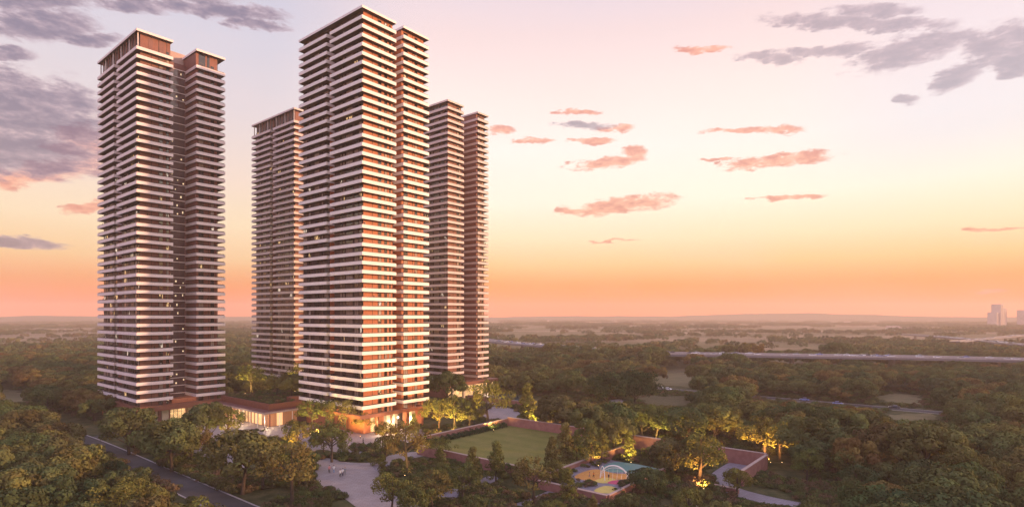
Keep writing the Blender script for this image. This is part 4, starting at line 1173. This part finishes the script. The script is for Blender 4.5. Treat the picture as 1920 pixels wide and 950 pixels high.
# ------------------------------------------------------------------ highway and flyover
M_DECK = mottled('concrete_deck', (.20, .18, .195), (.16, .145, .155), .1, .8)
M_CONC = mottled('viaduct_concrete', (.26, .22, .20), (.2, .17, .16), .15, .85)
def viaduct(name, label, cl, zf, half, pier_every, lanes):
    root = empty(name, (cl[0].x, cl[0].y, 0)); tag(root, label, 'bridge')
    o0 = Vector((cl[0].x, cl[0].y)); loc = [p - o0 for p in cl]
    def ribbon(mb, d0, d1, zt, zb, mat):
        a = offs(loc, d0); b = offs(loc, d1)
        for i in range(len(loc) - 1):
            z1, z2 = zf(cl[i]), zf(cl[i + 1])
            mb.face([(*a[i + 1], z2 + zt), (*b[i + 1], z2 + zt), (*b[i], z1 + zt), (*a[i], z1 + zt)], mat)
            mb.face([(*a[i], z1 + zb), (*b[i], z1 + zb), (*b[i + 1], z2 + zb), (*a[i + 1], z2 + zb)], mat)
            mb.face([(*a[i], z1 + zt), (*a[i + 1], z2 + zt), (*a[i + 1], z2 + zb), (*a[i], z1 + zb)], mat)
            mb.face([(*b[i], z1 + zb), (*b[i + 1], z2 + zb), (*b[i + 1], z2 + zt), (*b[i], z1 + zt)], mat)
    mb = MB(); ribbon(mb, -half, half, 0, -1.5, M_DECK); mb.build('deck', root)
    for sgn in (-1, 1):
        mb = MB(); a, b_ = sorted((sgn * half, sgn * (half - .35))); ribbon(mb, a, b_, .95, .005, M_KERB); mb.build('barrier', root)
    if lanes:
        mb = MB(); ribbon(mb, -.3, .3, .8, .006, M_KERB); mb.build('median', root)
    acc = 0
    for i in range(1, len(loc)):
        acc += (loc[i] - loc[i - 1]).length
        if acc > pier_every and zf(cl[i]) > 4:
            acc = 0
            mb = MB(); x, y = loc[i]; hh = half * .5
            mb.box(x - 1.1, x + 1.1, y - hh * .4, y + hh * .4, 0, zf(cl[i]) - 1.51, M_CONC); mb.build('pier', root)
    return root
zh = lambda p: HZ_
viaduct('highway_viaduct', 'long pale highway viaduct crossing the plain from the centre to the right edge', HWY, zh, 11, 30, True)
mb = MB(); 
viaduct('flyover', 'lower curved flyover deck at the right edge, full of cars', FLY_A, lambda p: 9., 8, 34, False)
viaduct('flyover', 'upper curved flyover ramp at the right edge', FLY_B, lambda p: 9. + 5 * min(1, max(0, (p.x - 600) / 160)), 6, 34, False)

# ------------------------------------------------------------------ cars
def car_paint(name, c): return pbsdf(name, c, .3, .2, .6)[0]
PAINT = {'white': car_paint('car_white', (.8, .8, .82)), 'silver': car_paint('car_silver', (.5, .5, .55)), 'dark': car_paint('car_dark', (.05, .05, .06)), 'blue': car_paint('car_blue', (.22, .27, .55)), 'red': car_paint('car_red', (.4, .05, .04))}
M_TYRE = pbsdf('tyre', (.02, .02, .02), .9)[0]
def loft(mb, secs, mat):
    n = len(secs[0]); bs = []
    for s_ in secs: bs.append(len(mb.v)); mb.v += [tuple(p) for p in s_]
    i = mb.mi(mat)
    for a, b in zip(bs, bs[1:]):
        for k in range(n): mb.f.append((a + k, a + (k + 1) % n, b + (k + 1) % n, b + k)); mb.m.append(i)
    mb.f.append(tuple(bs[0] + k for k in range(n))[::-1]); mb.m.append(i); mb.f.append(tuple(bs[-1] + k for k in range(n))); mb.m.append(i)
def car_body(mb, m):
    secs = []
    for x, w, z0, z1 in ((-2.2, .72, .42, .72), (-2.05, .84, .3, .88), (-1.3, .89, .27, .95), (0, .9, .26, .97), (1.2, .89, .27, .92), (1.95, .84, .3, .78), (2.2, .7, .4, .62)):
        secs.append([(x, -w, z0), (x, w, z0), (x, w, z1 - .15), (x, w - .1, z1), (x, -w + .1, z1), (x, -w, z1 - .15)])
    loft(mb, secs, m)
def car_cab(mb, m, top):
    secs = []
    for x, w, z0, z1 in ((-1.75, .72, .9, .95), (-1.1, .70, .93, 1.38), (-.2, .70, .95, 1.46), (.45, .69, .95, 1.40), (1.15, .72, .9, .94)):
        secs.append([(x, -w, z0), (x, w, z0), (x, w - .12 * (z1 > 1), z1), (x, -w + .12 * (z1 > 1), z1)])
    loft(mb, secs, m)
    mb.box(-1.05, .45, -.55, .55, 1.40, 1.49, top)
def wheel_mesh():
    mb = MB(); mb.tube([(0, -.11, 0), (0, .11, 0)], .33, M_TYRE, 14); mb.tube([(0, -.118, 0), (0, .118, 0)], .19, M_GREY, 10); return mb.mesh('wheel')
WM = wheel_mesh(); car_meshes = {}
for k, m in PAINT.items():
    a = MB(); car_body(a, m); c = MB(); car_cab(c, M_GLASS, m)
    w = MB(); car_body(w, m); car_cab(w, M_GLASS, m)
    for sx in (-1.35, 1.35):
        for sy in (-.8, .8): w.tube([(sx, sy - .1, .33), (sx, sy + .1, .33)], .33, M_TYRE, 10)
    car_meshes[k] = (a.mesh('body'), c.mesh('cabin'), w.mesh('car'))
M_HEAD = emis('headlight', (1., .95, .85), 2.)
hl = MB(); hl.box(2.05, 2.19, -.14, .14, .56, .68, M_HEAD); HLM = hl.mesh('headlight')
def near_car(col, loc, rz, label):
    r_ = empty('car', loc, rz); tag(r_, label, 'car', 'cars on the meadow road')
    b_, c, _ = car_meshes[col]; link('body', b_, r_); link('cabin', c, r_)
    for sx in (-1.35, 1.35):
        for sy in (-.8, .8): link('wheel', WM, r_, (sx, sy, .33))
    for sy in (-.55, .55): link('headlight', HLM, r_, (0, sy, 0))
rdz = math.atan2(-UH.y, -UH.x)
for (x, col, lane, lb) in [(1237, 'white', 1.8, 'white car on the meadow road at its left end'), (1252, 'white', -1.8, 'second white car at the left end of the meadow road, right of the first'),
                     (1508, 'blue', 1.8, 'left one of two blue cars on the meadow road'), (1571, 'blue', -1.8, 'right one of two blue cars on the meadow road'),
                     (1677, 'dark', 1.8, 'dark car on the meadow road at the right, near the field')]:
    # where the view ray in that column meets the road line v = 311 + lane
    k = (x - CX) / FOC; v = 311.3 + lane
    # point X = k Y ; v = .632 X + .775 Y
    Yd = v / (.632 * k + .775); near_car(col, (k * Yd, Yd, .034), rdz + (math.pi if lane > 0 else 0), lb)
def along(cl, zf, half, n, lanes, rn_, xr, grp, lb, cols, jam=None):
    L = [0.]
    for a, b in zip(cl, cl[1:]): L.append(L[-1] + (b - a).length)
    pos = []
    while len(pos) < n:
        s_ = rn_.uniform(0, L[-1]); i = max(j for j in range(len(L)) if L[j] <= s_); i = min(i, len(cl) - 2)
        t = (s_ - L[i]) / (L[i + 1] - L[i]); p = cl[i].lerp(cl[i + 1], t); d = (cl[i + 1] - cl[i]).normalized()
        px = CX + p.x / p.y * FOC
        if not (xr[0] < px < xr[1]): continue
        if jam and not any(a < px < b for a, b in jam) and rn_.random() < .75: continue
        ln = rn_.choice(lanes)
        if any(abs(s_ - s2) < 6 and ln == l2 for s2, l2 in pos): continue
        pos.append((s_, ln))
        q_ = p + Vector((-d.y, d.x)) * ln
        o = link('car', car_meshes[rn_.choice(cols)][2], loc=(q_.x, q_.y, zf(p) + .02), rz=math.atan2(d.y, d.x) + (math.pi if ln > 0 else 0))
        tag(o, lb, 'car', grp)
        o.scale = (1.15, 1.1, 1.15)
along(HWY, zh, 11, 120, (-8.5, -5.5, -2.5, 2.5, 5.5, 8.5), random.Random(1), (930, 1925), 'cars on the highway viaduct', 'small pale or dark car queueing on the long highway viaduct', ['white', 'white', 'silver', 'silver', 'dark', 'blue'],
      [(945, 1150), (1190, 1260), (1290, 1370), (1600, 1690)])
along(FLY_A, lambda p: 9., 8, 46, (-5.5, -2, 2, 5.5), random.Random(2), (1750, 1925), 'cars on the lower flyover', 'tiny car on the lower curved flyover at the right edge', ['white', 'white', 'silver', 'dark'])
along(FLY_B, lambda p: 9. + 5 * min(1, max(0, (p.x - 600) / 160)), 6, 12, (-3, 3), random.Random(3), (1800, 1925), 'cars on the upper flyover ramp', 'tiny car on the upper flyover ramp at the right edge', ['white', 'silver'])

# ------------------------------------------------------------------ far buildings
M_FAR = mottled('far_tower_render', (.62, .52, .50), (.52, .44, .43), .05, .8)
def far_tower(x, yb, w_px, ytop, label, steps):
    p = P(x, yb); s_ = FOC / p.y
    r_ = empty('distant_tower', p, .35); tag(r_, label, 'tower', 'distant towers')
    mb = MB(); gl = MB()
    for (dx, dy, w, d, h) in steps:
        h = h * (yb - ytop) / s_; w = w * w_px / s_; d = d * w_px / s_; dx = dx * w_px / s_
        mb.box(dx - w / 2, dx + w / 2, dy, dy + d, 0, h, M_FAR)
        n_ = int(h / 6)
        for k in range(3):
            a = dx - w / 2 + w * (.12 + .3 * k)
            gl.box(a, a + w * .13, dy - .12, dy - .02, 3, h - 3, M_PANELD)
    mb.build('wall', r_); gl.build('window_strip', r_)
far_tower(1879, 615, 32, 570, 'hazy pale cluster tower on the horizon at the right', [(-.36, 0, .22, .5, .66), (-.13, -4, .22, .5, 1.0), (.11, -2, .24, .5, .86), (.35, 1, .22, .5, .82)])
far_tower(1926, 615, 22, 581, 'hazy tower cut by the right edge of the photo', [(0, 0, .6, .6, 1.), (.4, 3, .3, .5, .8)])
rn = random.Random(4)
for i, (x, y, lb) in enumerate([(1695, 622, 'small pale house in the hazy plain, left of the flyover'), (1675, 618, 'tiny white roof in the hazy plain, left of the pale house'),
                  (1742, 605, 'long pale shed near the horizon on the right'), (1030, 603, 'tiny pale building in the hazy plain right of the towers'), (1128, 683, 'low house with pink roof among the trees below the highway'), (1590, 606, 'tiny pale farm building near the horizon')]):
    p = P(x, y); s_ = 1 if y < 650 else .45
    r_ = empty('house', p, rn.uniform(-.4, .4)); tag(r_, lb, 'house')
    L_, D_, H_ = 34 * s_, 14 * s_, 8 * s_
    mb = MB(); mb.box(-L_ / 2, L_ / 2, 0, D_, 0, H_, M_WHITE); mb.build('wall', r_)
    mb = MB(); z = H_ + .01
    mb.face([(-L_ / 2 - 1, -1, z), (L_ / 2 + 1, -1, z), (L_ / 2 + 1, D_ / 2, z + H_ * .5), (-L_ / 2 - 1, D_ / 2, z + H_ * .5)], M_CAP)
    mb.face([(L_ / 2 + 1, D_ + 1, z), (-L_ / 2 - 1, D_ + 1, z), (-L_ / 2 - 1, D_ / 2, z + H_ * .5), (L_ / 2 + 1, D_ / 2, z + H_ * .5)], M_CAP)
    mb.face([(-L_ / 2 - 1, -1, z), (-L_ / 2 - 1, D_ / 2, z + H_ * .5), (-L_ / 2 - 1, D_ + 1, z)], M_CAP); mb.face([(L_ / 2 + 1, -1, z), (L_ / 2 + 1, D_ + 1, z), (L_ / 2 + 1, D_ / 2, z + H_ * .5)], M_CAP)
    mb.build('roof', r_)
    for k in range(5):
        mb = MB(); mb.box(-L_ * .42 + k * L_ * .19, -L_ * .42 + k * L_ * .19 + L_ * .07, -.06, -.01, H_ * .3, H_ * .7, M_GLASS); mb.build('window', r_)

# ------------------------------------------------------------------ people
SKIN = [pbsdf('skin_light', (.45, .27, .2), .6)[0], pbsdf('skin_dark', (.25, .14, .09), .6)[0]]
CLO = {k: pbsdf('cloth_' + k, c, .9)[0] for k, c in dict(white=(.75, .72, .7), pink=(.6, .25, .25), navy=(.03, .035, .07), grey=(.25, .25, .27), blue=(.2, .3, .5), black=(.02, .02, .022), orange=(.6, .2, .05)).items()}
HAIR = pbsdf('hair', (.03, .02, .015), .7)[0]
def skin_mesh(name, verts, edges, radii, mat, sub=1):
    me = bpy.data.meshes.new(name); me.from_pydata(verts, edges, [])
    o = bpy.data.objects.new(name, me); COL.objects.link(o)
    md = o.modifiers.new('skin', 'SKIN'); 
    sv = me.skin_vertices[0].data if me.skin_vertices else None
    if sv is None:
        bpy.context.view_layer.objects.active = o
        me.attributes  # skin layer is created by the modifier through the operator only
    for i, r_ in enumerate(radii): sv[i].radius = (r_, r_) if not isinstance(r_, tuple) else r_
    sv[0].use_root = True
    ms = o.modifiers.new('sub', 'SUBSURF'); ms.levels = sub; ms.render_levels = sub
    dg = bpy.context.evaluated_depsgraph_get(); ev = o.evaluated_get(dg); m2 = bpy.data.meshes.new_from_object(ev)
    bpy.data.objects.remove(o); bpy.data.meshes.remove(me); m2.name = name
    m2.materials.clear(); m2.materials.append(mat)
    for p_ in m2.polygons: p_.use_smooth = True
    return m2
def tapered(mb, pts, rad, mat, n=8): mb.tube(pts, rad, mat, n)
def person(loc, rz, top, legs, label, group=None, sc=1., stride=.25, skin=0, arm=.25, crouch=0.):
    """walking adult, 1.75 m"""
    r_ = empty('person', loc, rz); r_.scale = (sc, sc, sc); tag(r_, label, 'person', group)
    s_ = stride; m = SKIN[skin]
    hip = .93 - crouch * .35; sh = 1.43 - crouch * .35
    mb = MB()
    def oval(cx_, cy_, z, rx, ry, n=10): return [(cx_ + rx * math.cos(2 * math.pi * k / n), cy_ + ry * math.sin(2 * math.pi * k / n), z) for k in range(n)]
    # one continuous torso-neck-head loft; limbs rise out of it
    loft(mb, [oval(0, 0, z + (hip - .93), rx, ry) for z, rx, ry in ((.84, .10, .13), (.93, .115, .165), (1.1, .10, .14), (1.28, .12, .175), (1.40, .105, .19), (1.46, .07, .10), (1.50, .052, .055), (1.545, .055, .055),
                                     (1.58, .082, .066), (1.64, .097, .075), (1.70, .092, .072), (1.745, .06, .05))], m)
    mb.tube([(.095, 0, 1.625 + hip - .93), (.125, 0, 1.60 + hip - .93)], [.012, .018], m, 6)                     # nose
    for sy in (-1, 1):
        mb.tube([(0, sy * .072, 1.66 + hip - .93), (.0, sy * .088, 1.63 + hip - .93), (0, sy * .075, 1.60 + hip - .93)], [.012, .016, .01], m, 6)   # ears
        f = sy * s_
        kx = f * .55 + .06 + crouch * .3; ax = f - .04
        mb.tube([(0, sy * .09, hip), (kx, sy * .10, .49), (ax, sy * .10, .09)], [.09, .058, .036], m, 8)
        mb.tube([(ax - .05, sy * .10, .045), (ax + .07, sy * .105, .04), (ax + .19, sy * .11, .03)], [.04, .042, .022], m, 8)
        ex = -f * arm * 1.0 - .03; wx = -f * arm * 2.0 + .09
        zs = sh - .02
        mb.tube([(0, sy * .175, zs), (ex, sy * .23, zs - .29), (wx, sy * .24, zs - .54)], [.052, .04, .026], m, 8)
        hx_, hy_, hz2 = wx + .01, sy * .24, zs - .58
        mb.tube([(wx, hy_, zs - .54), (hx_, hy_, hz2), (hx_ + .01, hy_, hz2 - .04)], [.024, .034, .03], m, 8)
        for k in range(4):
            fx = hx_ - .028 + .019 * k; fl = (.06, .072, .078, .065)[k]
            mb.tube([(fx, hy_, hz2 - .05), (fx + .005, hy_ - sy * .008, hz2 - .05 - fl * .6), (fx + .012, hy_ - sy * .022, hz2 - .05 - fl)], [.009, .008, .006], m, 5)
        mb.tube([(hx_ + .03, hy_, hz2 + .01), (hx_ + .05, hy_ - sy * .012, hz2 - .03), (hx_ + .048, hy_ - sy * .02, hz2 - .055)], [.011, .01, .007], m, 5)
    b_ = mb.build('body', r_)
    for p_ in b_.data.polygons: p_.use_smooth = True
    mb = MB()
    loft(mb, [oval(0, 0, z + (hip - .93), rx, ry) for z, rx, ry in ((.86, .135, .185), (1.1, .118, .158), (1.28, .135, .19), (1.40, .12, .205), (1.465, .08, .105))], CLO[top])
    for sy in (-1, 1):
        f = sy * s_; ex = -f * arm - .03
        mb.tube([(0, sy * .165, sh - .01), (ex, sy * .232, sh - .30)], [.068, .056], CLO[top], 8)
    mb.build('shirt', r_)
    mb = MB()
    loft(mb, [oval(0, 0, z + (hip - .93), rx, ry) for z, rx, ry in ((.83, .11, .16), (.95, .125, .172))], CLO[legs])
    for sy in (-1, 1):
        f = sy * s_; kx = f * .55 + .06 + crouch * .3; ax = f - .04
        mb.tube([(0, sy * .09, hip), (kx, sy * .10, .49), (ax, sy * .10, .12)], [.105, .075, .06], CLO[legs], 8)
    mb.build('trousers', r_)
    mb = MB(); loft(mb, [oval(-.012, 0, z + (hip - .93), rx, ry) for z, rx, ry in ((1.60, .085, .078), (1.66, .099, .085), (1.72, .097, .08), (1.765, .055, .05))], HAIR)
    mb.build('hair', r_)
    mb = MB()
    for sy in (-1, 1): mb.tube([(.090, sy * .03, 1.655 + hip - .93), (.0975, sy * .03, 1.655 + hip - .93)], .011, HAIR, 6)
    mb.tube([(.093, -.025, 1.585 + hip - .93), (.093, .025, 1.585 + hip - .93)], .006, CLO['pink'], 5)
    mb.build('eyes_and_mouth', r_)
    return r_
PS = 1.22
for (x, y, rz, a, b_, lb, st_, sk) in [(617.5, 886, 1.9, 'pink', 'black', 'person in a pink top walking leftmost of the five on the paved path', .3, 0), (626, 886, 1.7, 'white', 'blue', 'person in white top and pale trousers, second of the five walkers', .28, 1),
        (638, 894, -1.2, 'white', 'black', 'person in a white shirt and black trousers, nearest of the five walkers', .33, 0), (642.5, 892, -1.4, 'white', 'navy', 'person in white with dark trousers beside the nearest walker', .25, 1),
        (647, 890, -1.3, 'grey', 'grey', 'person in grey, rightmost of the five walkers', .2, 0), (338, 812, .4, 'navy', 'black', 'person in dark clothes crossing in front of the lit lobby', .3, 1),
        (392, 842, -.8, 'black', 'black', 'person in black on the plaza under the lobby tree', .3, 0), (535, 806, 2.5, 'black', 'grey', 'person in dark clothes standing before the pavilion curtain', .1, 1), (496, 808, .3, 'navy', 'navy', 'person in navy clothes left of the pavilion corner', .2, 0), (681, 833, .2, 'black', 'black', 'person in black below the near corner of the centre tower', .15, 0)]:
    person(P(x, y, .08) if y < 900 and not 610 < x < 650 else P(x, y, .075), rz, a, b_, lb, None, PS, st_, sk)
for (u, v, rz, a, b_, lb, sc, st_, cr_) in [(70.9, 124.6, 1., 'navy', 'black', 'child in navy climbing at the foot of the white arch', .8, .3, 0), (74.6, 123.6, 2., 'orange', 'black', 'child in an orange top left of the white arch', .85, .2, 0),
        (75.4, 123.0, 2.6, 'pink', 'grey', 'child in a pink top at the left edge of the orange surface', .8, .2, 0), (67.0, 132.0, .3, 'white', 'black', 'crouching person in white on the splash pad', .95, .2, .6), (66.4, 133.2, 3., 'black', 'black', 'person in black at the edge of the splash pad', 1.1, .2, .3)]:
    person(S(u, v, PZ + .05), rz, a, b_, lb, None, sc, st_, 0, .25, cr_)
# cafe tables outside the pavilion
for k, (u, v) in enumerate([(240, 103.5), (233, 103), (226, 104), (219, 103)]):
    r_ = empty('parasol_table', S(u, v, .08)); tag(r_, 'small round terrace table outside the lit pavilion wall', 'table', 'terrace tables outside the pavilion')
    mb = MB(); mb.tube([(0, 0, .72), (0, 0, .76)], .5, M_WHITE, 12); mb.build('table_top', r_)
    mb = MB(); mb.tube([(0, 0, 0), (0, 0, .719)], .05, M_GREY, 8); mb.build('pedestal', r_)
    mb = MB()
    for a in (0, 2.1, 4.2): mb.box(math.cos(a) * .9 - .2, math.cos(a) * .9 + .2, math.sin(a) * .9 - .2, math.sin(a) * .9 + .2, .40, .46, M_WHITE)
    mb.build('stool_seats', r_)
print('script done')
